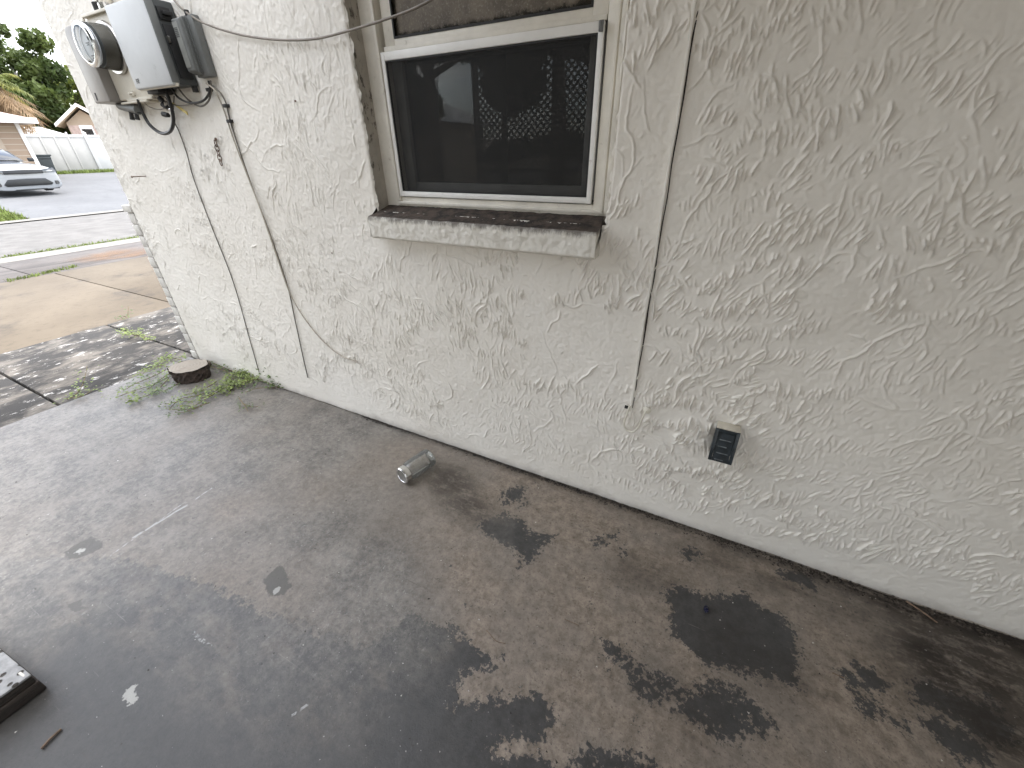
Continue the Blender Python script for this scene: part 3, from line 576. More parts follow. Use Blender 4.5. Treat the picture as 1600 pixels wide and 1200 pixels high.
wpart(MB().box((-1.314, WY + .132, 1.374), (-.534, WY + .135, 1.806)), 'lower_pane', gl.m, bevel=0)
ups = ring(MB(), -1.356, -.476, 1.838, 2.258, .048, WY + .085, WY + .112, .045, .030); ups.box((-1.356, WY + .074, 1.832), (-.476, WY + .084, 1.846))
upper = wpart(ups, 'upper_sash', M['frame'])
wpart(ring(MB(), -1.308, -.524, 1.868, 2.213, .007, WY + .0835, WY + .088), 'pane_gasket', M['gasket'], bevel=0)
t = NT('dusty_glass'); c = t.mix(t.ramp(t.noise(7, 7, .7), .3, .7), (.085, .07, .052), (.20, .165, .125)); c = t.mix(t.ramp(t.noise(130, 4, .75), .5, .7, 0, .6), c, (.36, .32, .26)); t.col(c); t.set('Roughness', .5)
s_ = t.n('ShaderNodeSeparateXYZ'); t.l(t.co, s_.inputs[0])
lo_ = t.math('ADD', s_.outputs['Z'], t.math('MULTIPLY', t.math('SUBTRACT', t.noise(30, 7, .75), .5), .05)); f1 = t.ramp(lo_, 1.872, 1.895); f2 = t.ramp(t.math('ADD', s_.outputs['X'], t.math('MULTIPLY', t.math('SUBTRACT', t.noise(22, 7, .75), .5), .10)), -.60, -.545, 1, .25); f3 = t.ramp(s_.outputs['X'], -1.30, -1.275)
ff = t.math('MULTIPLY', t.math('MULTIPLY', f1, f2), f3); ff = t.math('ADD', t.math('MULTIPLY', ff, .82), .10)
g2 = glassy('dust_base', (.4, .42, .42), 1.7, .02); g2m = g2.m
tr = t.n('ShaderNodeBsdfTransparent'); tr.inputs[0].default_value = (.4, .42, .42, 1); gg = t.n('ShaderNodeBsdfGlossy'); gg.inputs['Roughness'].default_value = .12; fr = t.n('ShaderNodeFresnel'); fr.inputs[0].default_value = 1.35; m1 = t.n('ShaderNodeMixShader'); t.l(fr.outputs[0], m1.inputs[0]); t.l(tr.outputs[0], m1.inputs[1]); t.l(gg.outputs[0], m1.inputs[2])
m2 = t.n('ShaderNodeMixShader'); t.l(ff, m2.inputs[0]); t.l(m1.outputs[0], m2.inputs[1]); t.l(t.p.outputs[0], m2.inputs[2]); t.l(m2.outputs[0], t.out.inputs['Surface']); bpy.data.materials.remove(g2m)
wpart(MB().box((-1.308, WY + .094, 1.868), (-.524, WY + .097, 2.213)), 'upper_pane', t.m, bevel=0)
wpart(MB().box((-.494, WY + .058, 1.803), (-.480, WY + .066, 1.830)), 'latch', M['greydark'])
# reveals of the opening and the sill
mb = MB()
for k in range(24):
    za, zb = OZ0 + (OZ1 - OZ0) * k / 24, OZ0 + (OZ1 - OZ0) * (k + 1) / 24
    mb.add([(OX0, WY + .003, za), (OX0 - .0, WY + RC + .01, za), (OX0 - .0, WY + RC + .01, zb), (OX0, WY + .003, zb)], [(0, 1, 2, 3)])
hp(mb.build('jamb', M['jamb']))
hp(MB().add([(OX1, WY + .003, OZ0), (OX1, WY + RC + .01, OZ0), (OX1, WY + RC + .01, OZ1), (OX1, WY + .003, OZ1)], [(3, 2, 1, 0)]).build('jamb', M['frame']))
def make_sill():
    prof = [(WY + .012, 1.160), (WY - .054, 1.155), (WY - .063, 1.163), (WY - .066, 1.240), (WY - .060, 1.249), (WY - .01, 1.258), (WY + .09, 1.286)]
    fine = []
    for (a, b) in zip(prof[:-1], prof[1:]):
        n = max(1, int(math.dist(a, b) / .0045)); fine += [(a[0] + (b[0] - a[0]) * i / n, a[1] + (b[1] - a[1]) * i / n) for i in range(n)]
    fine.append(prof[-1]); fine = np.array(fine); xa, xb = -1.458, -.412; nx = 230; xs = np.linspace(xa, xb, nx); m = len(fine)
    nz_ = fnoise(m, nx, .0045, .010, 51) * .0008 + fnoise(m, nx, .0045, .0045, 52) * .0007; top = np.array([f[1] > 1.247 and f[0] > WY - .0605 for f in fine])
    V = np.zeros((m, nx, 3)); V[..., 0] = xs[None]; V[..., 1] = fine[:, None, 0] - np.where(top[:, None], 0, nz_); V[..., 2] = fine[:, None, 1] + np.where(top[:, None], nz_ * .6, 0); V[:, -1, 0] += .002; V[m // 4:, -4:, 1] += .002
    i = np.arange((m - 1) * (nx - 1)); r, c_ = i // (nx - 1), i % (nx - 1); a = r * nx + c_; V = V.reshape(-1, 3); F = np.stack([a, a + 1, a + nx + 1, a + nx], 1)
    o = np_mesh('window_sill', V, F, [M['sill'], M['sill_top']], smooth=True); mi = np.where(np.maximum(top[r], False) & (r > 0), 1, 0).astype(np.int32); o.data.polygons.foreach_set('material_index', mi); hp(o)
    ro = [(xb + .001, f[0], f[1]) for f in fine]; ro = ro + [(xb + .001, WY + .012, fine[-1][1])]; MB().add(ro, [tuple(range(len(ro)))]).build('sill_end', M['sill'], o); MB().add([(p[0] - .002 - (xb - xa), p[1], p[2]) for p in ro], [tuple(range(len(ro) - 1, -1, -1))]).build('sill_end', M['sill'], o)
make_sill()
# lattice closing the far side of the carport (seen mirrored in the window)
mb = MB()
x0, x1, z0, z1 = -3.85, 1.7, .10, 2.62; s = .068; w = .0135
for sgn in (1, -1):
    c0 = -8
    while c0 < 9:
        # line z = sgn*(x - c0)
        pts = []
        xa = x0; xb = x1; za = sgn * (xa - c0); zb = sgn * (xb - c0)
        lo, hi = (z0, z1)
        ta = (lo - za) / (zb - za); tb = (hi - za) / (zb - za); t0, t1 = max(0, min(ta, tb)), min(1, max(ta, tb))
        if t1 - t0 > .004:
            p = Vector((xa + (xb - xa) * t0, 0, za + (zb - za) * t0)); q = Vector((xa + (xb - xa) * t1, 0, za + (zb - za) * t1)); n = Vector((-(q - p).z, 0, (q - p).x)).normalized() * w; yy = -3.150 if sgn > 0 else -3.142
            mb.prism([p + n + Vector((0, yy, 0)), q + n + Vector((0, yy, 0)), q - n + Vector((0, yy, 0)), p - n + Vector((0, yy, 0))], (0, .006, 0))
        c0 += s * 1.414
lat = empty('lattice_screen', (-.7, -3.14, 0)); tag(lat, 'brown garden lattice mirrored in the window, across the carport', 'lattice')
o = mb.build('lattice_strips', M['lattice'], lat); o.matrix_parent_inverse = Matrix.Translation((.7, 3.14, 0)); o['kind'] = 'stuff'
for a, b in (((x0, -3.16, 2.62), (x1, -3.13, 2.70)), ((x0, -3.16, .04), (x1, -3.13, .10)), ((x0, -3.16, 1.18), (x1, -3.152, 1.23)), ((-3.46, -3.20, 0), (-3.38, -3.16, 2.7)), ((x1, -3.18, 0), (x1 + .08, -3.12, 2.7)), ((x0 - .08, -3.18, 0), (x0, -3.12, 2.7))):
    o = MB().box(a, b).build('rail', M['lattice'], lat); o.matrix_parent_inverse = Matrix.Translation((.7, 3.14, 0))
# ================================================================== leaf masses
def leaf_cloud(name, centers, radii, n, size, m, parent=None, flat=.75, seed=1, shell=.55):
    g = np.random.default_rng(seed); C_ = np.array(centers, float); Rr = np.array(radii, float); w = Rr ** 2; w /= w.sum(); k = g.choice(len(C_), n, p=w)
    d = g.standard_normal((n, 3)); d /= np.linalg.norm(d, axis=1)[:, None]; rad = (shell + (1 - shell) * g.random(n)) * Rr[k]; P = C_[k] + d * rad[:, None] * np.array([1, 1, flat])
    u = g.standard_normal((n, 3)); u /= np.linalg.norm(u, axis=1)[:, None]; t_ = g.standard_normal((n, 3)); v = np.cross(u, t_); v /= np.linalg.norm(v, axis=1)[:, None]; s_ = size * (.6 + .8 * g.random(n))[:, None]
    V = np.stack([P - u * s_, P - v * s_ * .5, P + u * s_, P + v * s_ * .5], 1).reshape(-1, 3); F = np.arange(4 * n).reshape(n, 4)
    return np_mesh(name, V, F, m, parent)
def tree(loc, h, spread, mat, label, seed, n=9000, size=.19, group='trees behind the far houses', trunk_h=.35):
    g = np.random.default_rng(seed); root = empty('tree', loc); tag(root, label, 'tree', group)
    mb = MB(); top = Vector((0, 0, h * trunk_h)); mb.tube([(0, 0, 0), (.1, 0, h * trunk_h * .5), tuple(top)], [.035 * h, .028 * h, .02 * h], 8); cs = []; rs = []
    for k in range(11):
        a = g.uniform(0, 6.28); e = g.uniform(.25, 1.25); L = g.uniform(.3, .62); q = Vector((math.cos(a) * math.cos(e) * spread * L * 1.3, math.sin(a) * math.cos(e) * spread * L * 1.3, h * trunk_h + math.sin(e) * h * L * .9)); mid = (top + q) / 2 + Vector((0, 0, .1)); mb.tube([tuple(top), tuple(mid), tuple(q)], [.014 * h, .009 * h, .004 * h], 6)
        for j in range(4): cs.append(tuple(q + Vector(g.normal(0, spread * .16, 3)))); rs.append(spread * g.uniform(.12, .25))
    mb.build('trunk', M['trunk'], root, smooth=True); leaf_cloud('crown', cs, rs, int(n * 1.9), size, mat, root, seed=seed, shell=.3); return root
# across the street -----------------------------------------------------
p = on_x(12, 140, -52); tree((p.x, p.y, gz(-52) - .1), 9.3, 5.0, M['tree_dark'], 'tall dark tree rising behind the palm and the left house', 11, 12000)
p = on_x(96, 140, -55); tree((p.x, p.y, gz(-55) - .1), 7.4, 4.6, M['tree_mid'], 'bright green tree above the gable of the tan house', 12, 12000)
p = on_x(62, 165, -50); tree((p.x, p.y, gz(-50) - .1), 5.6, 3.6, M['tree_dark'], 'low dark tree between the palm and the gabled house', 13, 8000, trunk_h=.2)
p = on_x(150, 150, -66); tree((p.x, p.y + .5, gz(-66) - .1), 7.0, 4.5, M['tree_mid'], 'far green tree half hidden by the stucco wall end', 14, 6000)
p = on_x(-45, 140, -60); tree((p.x, p.y, gz(-60) - .1), 10, 6, M['tree_dark'], 'large dark tree left of the palm', 15, 8000)
# palm with a skirt of dead fronds
def palm(loc):
    root = empty('palm_tree', loc); tag(root, 'palm with yellow green fronds over a brown skirt of dead ones', 'palm')
    MB().tube([(0, 0, 0), (.05, 0, 2), (0, .05, 4.0)], [.26, .22, .24], 10).build('trunk', M['trunk'], root, smooth=True)
    def fronds(name, n, el0, el1, L, drop, m, zc, seed):
        g = np.random.default_rng(seed); V = []; F = []
        for k in range(n):
            a = g.uniform(0, 6.28); el = g.uniform(el0, el1); LL = L * g.uniform(.75, 1.15); c0 = np.array([0, 0, zc + g.uniform(-.35, .35)]); dh = np.array([math.cos(a), math.sin(a), 0]); sd_ = np.array([-math.sin(a), math.cos(a), 0])
            pts = [c0 + dh * (LL * t_ * math.cos(el)) + np.array([0, 0, LL * t_ * math.sin(el) - drop * LL * t_ * t_]) for t_ in np.linspace(0, 1, 9)]
            for j in range(2, 9):
                for s_ in (-1, 1):
                    for q in range(2):
                        b = pts[j - 1] + (pts[j] - pts[j - 1]) * q / 2; ln = LL * .30 * (1 - abs(j - 4.5) / 7); e = b + sd_ * s_ * ln * g.uniform(.6, 1) + (pts[j] - pts[j - 1]) * 1.2 + np.array([0, 0, -ln * g.uniform(.2, .8)]); w_ = (pts[j] - pts[j - 1]) * .16; i = len(V); V += [b - w_, b + w_, e]; F.append((i, i + 1, i + 2))
        return np_mesh(name, np.array(V), np.array(F), m, root)
    fronds('green_fronds', 26, -.1, 1.2, 1.7, .55, M['frond'], 4.1, 3); fronds('dead_fronds', 52, -1.35, -.15, 1.85, .35, M['frond_dead'], 3.9, 4)
p = on_x(-14, 130, -36); palm((p.x, p.y, gz(-36) - .1))
# fence --------------------------------------------------------------
fence = empty('vinyl_fence', (-34, 11.5, gz(-34))); tag(fence, 'white vinyl privacy fence across the end of the driveway', 'fence')
finv = Matrix.Translation((34, -11.5, -gz(-34)))
def fp(mb, name, m, bevel=.004):
    o = mb.build(name, m, fence, bevel=bevel); o.matrix_parent_inverse = finv; return o
ys = [8.0, 8.9, 9.75, 10.3, 10.9, 11.48, 12.08, 12.86, 13.75, 14.65, 15.5, 16.4]; fz0, fz1 = .66, 2.56
for i, (a, b) in enumerate(zip(ys[:-1], ys[1:])):
    fp(MB().box((-34.02, a + .03, fz0 + .08), (-33.98, b - .03, fz1 - .16)), 'panel', M['vinyl'] if b < 12.9 else M['vinyl_post'])  # panels past the big post coloured brighter, as if turned to the light
    fp(MB().box((-34.035, a + .03, fz1 - .17), (-33.955, b - .03, fz1 - .03)), 'top_rail', M['vinyl_post'])
    fp(MB().box((-34.035, a + .03, fz0), (-33.965, b - .03, fz0 + .10)), 'bottom_rail', M['vinyl'])
for y in ys:
    big = abs(y - 12.86) < .01; w_ = .075 if big else .035
    mb = MB().box((-34 - w_, y - w_, fz0 - .1), (-34 + w_ + .01, y + w_, fz1 + (.06 if big else .02))); fp(mb, 'post', M['vinyl_post'] if big else M['vinyl'])
    c_ = w_ + .015; zt = fz1 + (.062 if big else .022)
    mb = MB().add([(-34 - c_, y - c_, zt), (-34 + c_ + .01, y - c_, zt), (-34 + c_ + .01, y + c_, zt), (-34 - c_, y + c_, zt), (-34, y, zt + .08)], [(3, 2, 1, 0), (0, 1, 4), (1, 2, 4), (2, 3, 4), (3, 0, 4)]); fp(mb, 'post_cap', M['vinyl_post'], 0)
# bin
b0 = on_x(72, 266, -31)
bn = empty('trash_bin', (-31, b0.y, gz(-31) - .05), R_(8)); tag(bn, 'dark wheeled trash bin standing by the white fence behind the car', 'bin')
mb = MB(); lo = [(-.25, -.24, 0), (.25, -.24, 0), (.25, .24, 0), (-.25, .24, 0)]; hi = [(-.33, -.30, .98), (.33, -.30, .98), (.33, .30, .98), (-.33, .30, .98)]
mb.add(lo + hi, [(3, 2, 1, 0), (4, 5, 6, 7), (0, 1, 5, 4), (1, 2, 6, 5), (2, 3, 7, 6), (3, 0, 4, 7)]); mb.build('bin_body', M['bin'], bn, bevel=.02)
MB().box((-.36, -.33, .98), (.37, .33, 1.05)).box((.30, -.28, .86), (.36, .28, .93)).build('lid', M['bin'], bn, bevel=.02)
for s_ in (-1, 1): MB().lathe([(-.03, .0), (-.03, .11), (.03, .11), (.03, 0)], (-.25, s_ * .27, .11), (0, 1, 0), 16).build('wheel', M['tyre'], bn)
# left brick house
hl = empty('brick_house', (-29, 6, gz(-29))); tag(hl, 'tan brick house with a pinkish shingle roof at the left edge', 'house'); hli = Matrix.Translation((29, -6, -gz(-29)))
def hlp(mb, name, m, bevel=0): o = mb.build(name, m, hl, bevel=bevel); o.matrix_parent_inverse = hli; return o
hlp(MB().box((-40, -2, .2), (-29, 8.72, 2.95)), 'brick_wall', M['far_brick']); hlp(MB().box((-29.3, 8.70, .2), (-28.97, 8.84, 2.93)), 'corner_board', M['white_trim'])
hlp(MB().box((-28.99, 5.4, .4), (-28.96, 8.02, 2.35)), 'garage_door', M['tan_wall'])
ez = 2.93
hlp(MB().add([(-28.35, -2.6, ez), (-28.35, 9.25, ez), (-40.6, 9.25, ez), (-40.6, -2.6, ez), (-34.5, 3.2, ez + 2.0), (-34.5, 2.8, ez + 2.0)], [(0, 1, 4, 5), (1, 2, 4), (2, 3, 5, 4), (3, 0, 5), (3, 2, 1, 0)]), 'roof', M['shingle'])
hlp(MB().box((-28.36, -2.6, ez - .17), (-28.31, 9.30, ez + .04)).box((-40.6, 9.25, ez - .17), (-28.36, 9.30, ez + .04)), 'fascia', M['white_trim'])
# gabled tan house
ap = on_x(118, 162, -45); ea = on_x(88, 193, -45); hh_ = ap.z - ea.z; ww = ap.y - ea.y
hg = empty('gabled_house', (-45, ap.y, gz(-45)), R_(-27)); tag(hg, 'tan gabled house rising behind the white fence', 'house'); hgi = Matrix.Translation((45, -ap.y, -gz(-45)))
def hgp(mb, name, m, bevel=0): o = mb.build(name, m, hg, bevel=bevel); o.matrix_parent_inverse = hgi; return o
hgp(MB().prism([(-45.6, ap.y - ww + .55, .4), (-45.6, ap.y + ww - .55, .4), (-45.6, ap.y + ww - .55, ea.z + .1), (-45.6, ap.y, ap.z - .35), (-45.6, ap.y - ww + .55, ea.z + .1)], (-9, 0, 0)), 'wall', M['tan_wall'])
for s_ in (-1, 1): hgp(MB().prism([(-44.98, ap.y, ap.z - .02), (-44.98, ap.y + s_ * ww, ea.z - .02), (-44.98, ap.y + s_ * (ww - .02), ea.z - .16), (-44.98, ap.y, ap.z - .17)], (-10, 0, 0)), 'soffit', M['soffit'])
for s_ in (-1, 1): hgp(MB().prism([(-44.94, ap.y, ap.z + .04), (-44.94, ap.y + s_ * (ww + .04), ea.z + .02), (-44.94, ap.y + s_ * (ww + .04), ea.z - .18), (-44.94, ap.y, ap.z - .16)], (-.04, 0, 0)), 'barge_board', M['white_trim'])
hgp(MB().prism([(-45.0, ap.y - ww * 1.02, ea.z + .03), (-45.0, ap.y, ap.z + .05), (-45.0, ap.y + ww * 1.02, ea.z + .03), (-45.0, ap.y, ap.z - .01)], (-10, 0, 0)), 'roof', M['shingle'])
wn_ = on_x(128, 201, -45.6); w2 = hgp(ring(MB(), 0, 0, 0, 0, 0, 0, 0) if False else MB().box((-45.6, wn_.y - .38, wn_.z - .75), (-45.53, wn_.y + .38, wn_.z + .22)), 'window', M['white_trim'])
o = hgp(MB().box((-45.55, wn_.y - .30, wn_.z - .68), (-45.515, wn_.y + .30, wn_.z - .02)), 'pane', M['car_glass']); o.parent = w2; o.matrix_parent_inverse = Matrix.Identity(4)
hgp(MB().box((-45.6, ap.y - ww + .6, .4), (-45.58, ap.y + ww - .6, ea.z - .05)), 'lower_wall', M['shingle'])
# low white roofs beyond the fence
s0 = on_x(30, 197, -39); s1 = on_x(108, 197, -39)
sh = empty('shed', (-39, (s0.y + s1.y) / 2, gz(-39))); tag(sh, 'low white roofed shed just showing over the fence', 'shed'); shi = Matrix.Translation((39, -(s0.y + s1.y) / 2, -gz(-39)))
o = MB().box((-42, s0.y + .1, .5), (-39.2, s1.y - .1, s0.z - .45)).build('wall', M['vinyl'], sh); o.matrix_parent_inverse = shi
o = MB().add([(-39, s0.y, s0.z - .45), (-39, s1.y, s0.z - .5), (-42.5, s1.y - .25, s0.z + .12), (-42.5, s0.y, s0.z + .12), (-39, s0.y, s0.z - .55), (-39, s1.y, s0.z - .6), (-42.5, s1.y - .25, s0.z + .0), (-42.5, s0.y, s0.z + .0)], [(0, 1, 2, 3), (7, 6, 5, 4), (0, 4, 5, 1), (1, 5, 6, 2), (2, 6, 7, 3), (3, 7, 4, 0)]).build('roof', M['shed'], sh); o.matrix_parent_inverse = shi
# pole and lines
pp = on_x(3, 74, -66); pl = empty('utility_pole', (pp.x, pp.y, gz(-66) - .1)); tag(pl, 'wooden utility pole behind the trees at the left edge', 'pole')
MB().tube([(0, 0, 0), (0, 0, pp.z - gz(-66) + .55)], [.17, .13], 10).build('mast', M['pole'], pl, smooth=True); MB().box((-.06, -1.1, pp.z - gz(-66) - .1), (.06, 1.1, pp.z - gz(-66) + .04)).build('crossarm', M['pole'], pl)
a = on_x(10, 72, -66); b = on_x(130, 93, -66); d_ = (b - a)
o = MB().tube(catmull([a, a + d_ * .5 + Vector((0, 0, -.06)), b, b + d_ * 2], 5), .022, 5).build('overhead_wire', M['cable_dark']); tag(o, 'upper overhead wire crossing the sky from the pole', 'wire', 'overhead wires')
a = on_x(25, 100, -50); b = on_x(130, 115, -50); d_ = b - a
o = MB().tube(catmull([a, a + d_ * .5 + Vector((0, 0, -.05)), b, b + d_ * 2], 5), .018, 5).build('overhead_wire', M['cable_dark']); tag(o, 'lower overhead wire just above the treetops', 'wire', 'overhead wires')
sheet('added_pale_ground', [(-14, -8.2), (3, -8.2), (3, -5.6), (-14, -5.6)], -.10, M['kerb'])  # pale sheet added so the ground mirrored through the lattice looks sunlit
# things mirrored in the window
for i, (x, y, h_, w_) in enumerate(((-4.3, -4.9, 1.75, .9), (-3.2, -5.0, 1.80, 1.0), (-2.2, -4.9, 1.72, 1.1))):
    r_ = empty('shrub', (x, y, -.12)); tag(r_, ['low dark shrub behind the left end of the lattice', 'tall dark shrub behind the middle of the lattice', 'dark shrub behind the right end of the lattice'][i], 'shrub', 'shrubs behind the lattice')
    MB().tube([(0, 0, 0), (.03, 0, h_ * .5), (0, .02, h_ * .8)], [.04, .03, .015], 6).build('stem', M['trunk'], r_)
    g = np.random.default_rng(60 + i); cs = [(g.uniform(-w_ * .5, w_ * .5), g.uniform(-.25, .25), g.uniform(h_ - .26, h_ - .08)) for k in range(14)]; leaf_cloud('foliage', cs, [.2] * 14, 3800, .06, M['hedge'], r_, seed=70 + i, shell=.1)
for (x, y, sd__, lb) in ((-9.5, -9.6, 31, 'tall dark tree mirrored above the left part of the lattice'), (-5.0, -9.2, 32, 'tall dark tree mirrored above the middle of the lattice'), (-1.2, -9.6, 33, 'tall dark tree mirrored above the right part of the lattice')):
    r_ = tree((x, y, -.1), 8.5, 4.6, M['hedge'], lb, sd__, 8000, .34, group='trees behind the lattice', trunk_h=.42)
p_ = (-14.5, -10.0, -.1); tree(p_, 7.5, 4.6, M['tree_dark'], 'dark tree mirrored in the left part of the window', 21, 7000, .2, group=None, trunk_h=.3)
nb_ = empty('neighbour_house', (-16, -14, -.1)); tag(nb_, 'pale house with a low roof mirrored in the window glass', 'house')
MB().box((-4, -3, 0), (4, 3, 2.6)).build('wall', M['tan_wall'], nb_); MB().add([(-4.5, -3.5, 2.6), (4.5, -3.5, 2.6), (4.5, 3.5, 2.6), (-4.5, 3.5, 2.6), (-2, 0, 4), (2, 0, 4)], [(0, 1, 5, 4), (1, 2, 5), (2, 3, 4, 5), (3, 0, 4), (3, 2, 1, 0)]).build('roof', M['shed'], nb_)
# ================================================================== things on the wall
def thing(name, loc, label, cat, group=None, rz=0):
    r = empty(name, loc, rz); tag(r, label, cat, group); r['_'] = 0; del r['_']; return r
def tp(mb, name, m, root, **k):
    """part given in world coordinates"""
    o = mb.build(name, m, root, **k); rt = root
    while rt.parent: rt = rt.parent
    if root.parent is None: o.matrix_parent_inverse = Matrix.Translation(-root.location)
    return o
def rounded(x0, x1, z0, z1, r, y, tl=None, tr=None, bl=None, br=None):
    pts = []
    for (cx, cz, a0, q) in ((x1, z1, 0, tr), (x0, z1, 90, tl), (x0, z0, 180, bl), (x1, z0, 270, br)):
        q = r if q is None else q
        if q <= 0: pts.append((cx, y, cz)); continue
        ox = cx - q if cx == x1 else cx + q; oz = cz - q if cz == z1 else cz + q
        for k in range(7): a = R_(a0 + 15 * k); pts.append((ox + q * math.cos(a), y, oz + q * math.sin(a)))
    return pts
# taupe service cabinet
tb = thing('meter_cabinet', (-3.26, WY, 1.74), 'taupe metal cabinet with a rounded top corner at the far end of the meter group', 'electric box')
tp(MB().prism(rounded(-3.355, -3.180, 1.752, 2.082, .012, WY - .004, tl=.05), (0, -.098, 0)), 'case', M['taupe'], tb, bevel=.008)
tp(MB().box((-3.17, WY - .060, 1.742), (-2.90, WY - .002, 1.752)), 'bottom_lip', M['cream'], tb, bevel=.003)
tp(MB().add([(-3.318, WY - .1028, 1.765), (-3.306, WY - .1028, 1.765), (-3.300, WY - .1028, 1.80), (-3.308, WY - .1028, 1.80)], [(0, 1, 2, 3)]).prism([(-3.318, WY - .100, 1.765), (-3.306, WY - .100, 1.765), (-3.300, WY - .100, 1.798), (-3.310, WY - .100, 1.80)], (0, -.0035, 0)), 'slot', M['black'], tb)
# meter socket with glass meter
ms_ = thing('electric_meter', (-3.04, WY, 1.76), 'round electric meter under a glass cover on a cream socket box', 'electric meter')
soc = tp(MB().prism(rounded(-3.178, -2.835, 1.760, 2.112, .008, WY - .003), (0, -.050, 0)), 'socket_box', M['cream'], ms_, bevel=.004)
tp(MB().box((-3.195, WY - .066, 2.108), (-2.835, WY - .003, 2.120)).box((-3.195, WY - .066, 2.096), (-3.185, WY - .058, 2.112)), 'top_flange', M['cream'], ms_, bevel=.002)
tp(MB().box((-3.040, WY - .062, 1.772), (-3.000, WY - .053, 1.792)).lathe([(0, 0), (0, .006), (.012, .006), (.012, 0)], (-3.02, WY - .062, 1.782), (0, -1, 0), 10).box((-3.10, WY - .058, 1.752), (-2.84, WY - .003, 1.764)), 'hasp', M['cream'], ms_, bevel=.001)
mc = Vector((-3.036, WY - .053, 1.974))
tp(MB().lathe([(.0, .090), (.0, .106), (.008, .110), (.018, .106), (.018, .094)], mc, (0, -1, 0), 40), 'sealing_ring', M['steel'], ms_, smooth=True)
tp(MB().lathe([(.0, .0), (.0, .088), (.080, .088), (.080, 0)], mc, (0, -1, 0), 40), 'meter_base', M['greydark'], ms_, smooth=True)
gmt = glassy('meter_glass', (.93, .94, .94), 1.22, .02)
cover = tp(MB().lathe([(.012, .0955), (.100, .0895), (.112, .087), (.118, .080), (.120, .072), (.121, .03), (.121, 0)], mc, (0, -1, 0), 44), 'glass_cover', gmt.m, ms_, smooth=True)
tp(MB().lathe([(.104, .0875), (.106, .0915), (.114, .090), (.119, .083), (.1195, .074)], mc, (0, -1, 0), 44), 'bezel', M['chrome'], ms_, smooth=True)
tp(MB().lathe([(.078, .0885), (.010, .0925), (.004, .093)], mc, (0, -1, 0), 44), 'smoked_sleeve', simple('smoked_sleeve', (.15, .14, .12), .25, .06, 6), ms_, smooth=True)
dial = tp(MB().lathe([(.090, 0), (.090, .080), (.094, .080), (.094, 0)], mc, (0, -1, 0), 40), 'dial', M['dial'], ms_)
def on_dial(x, z, w_, h_, m, nm='dial_mark', d=.0955):
    o = tp(MB().box((mc.x + x - w_ / 2, mc.y - d - .001, mc.z + z - h_ / 2), (mc.x + x + w_ / 2, mc.y - d + .001, mc.z + z + h_ / 2)), nm, m, ms_); o.parent = dial; o.matrix_parent_inverse = Matrix.Identity(4); return o
on_dial(.026, -.012, .034, .022, M['dial_grey'], 'display_frame'); on_dial(.026, -.012, .026, .014, M['lcd'], 'display', .097); on_dial(.010, .026, .016, .012, M['dial_grey']); on_dial(.044, .024, .012, .005, M['dial_grey']); on_dial(.052, -.010, .010, .020, M['dial_grey'])
on_dial(-.02, .010, .03, .003, M['dial_grey']); on_dial(-.02, .002, .022, .0025, M['dial_grey']); on_dial(-.005, -.04, .05, .003, M['dial_grey']); on_dial(-.005, -.05, .036, .0025, M['dial_grey'])
tp(MB().lathe([(.0945, .066), (.0958, .066), (.0958, .0685), (.0945, .0685)], mc, (0, -1, 0), 40), 'dial_ring', M['dial_grey'], ms_)
rp = thing('service_pipe', (-3.0, WY, 2.12), 'cream riser pipe and dark cable going up from the meter socket', 'pipe')
tp(MB().tube([(-2.985, WY - .030, 2.12), (-2.985, WY - .030, 2.615)], .026, 16), 'pipe', M['cream'], rp, smooth=True); tp(MB().tube(catmull([(-3.085, WY - .03, 2.118), (-3.09, WY - .025, 2.16), (-3.075, WY - .015, 2.2), (-3.08, WY - .014, 2.615)], 6), .007, 8), 'cable', M['cable_dark'], rp, smooth=True)
tp(MB().lathe([(0, .0), (0, .015), (.03, .015), (.034, .009), (.034, 0)], (-3.085, WY - .03, 2.13), (0, 0, 1), 14), 'gland', M['black'], rp, smooth=True)
tp(MB().lathe([(0, .026), (0, .036), (.022, .036), (.022, .026)], (-2.985, WY - .030, 2.12), (0, 0, 1), 20), 'locknut', M['steel'], rp, smooth=True)
# grey network box
gb = thing('network_box', (-2.65, WY, 1.78), 'light grey telecom box with sides darkened for shade between the meter and the black box', 'utility box')
gx0, gx1, gz0, gz1 = -2.822, -2.486, 1.782, 2.100
tp(MB().box((gx0 + .006, WY - .092, gz0 + .004), (gx1 - .006, WY - .004, gz1 - .004)), 'base', M['blackbox'], gb, bevel=.006)  # base coloured near black for the shade on the box's side
lid = tp(MB().box((gx0, WY - .128, gz0), (gx1, WY - .090, gz1)), 'lid', M['greybox'], gb, bevel=.010)
tp(MB().box((gx0 - .002, WY - .112, gz0 - .004), (gx1 + .003, WY - .100, gz0 + .010)), 'lid_seam', M['cream'], gb, bevel=.002)
tp(MB().box((gx1 - .004, WY - .124, gz0 + .010), (gx1 + .0045, WY - .092, gz1 - .010)), 'shaded_lid_edge', M['greydark'], gb, bevel=.002)  # dark strip paints the shade on the lid's right edge
tp(MB().box((gx1 - .008, WY - .078, gz0 + .03), (gx1 + .001, WY - .020, gz1 - .09)).box((gx1 - .008, WY - .082, gz1 - .075), (gx1 + .003, WY - .03, gz1 - .03)), 'shaded_side_panel', M['black'], gb, bevel=.002)  # black plates deepen the painted shade on the right side
tp(MB().box((gx1 - .006, WY - .080, gz0 + .160), (gx1 + .008, WY - .071, gz0 + .185)), 'latch', M['steel'], gb, bevel=.002)
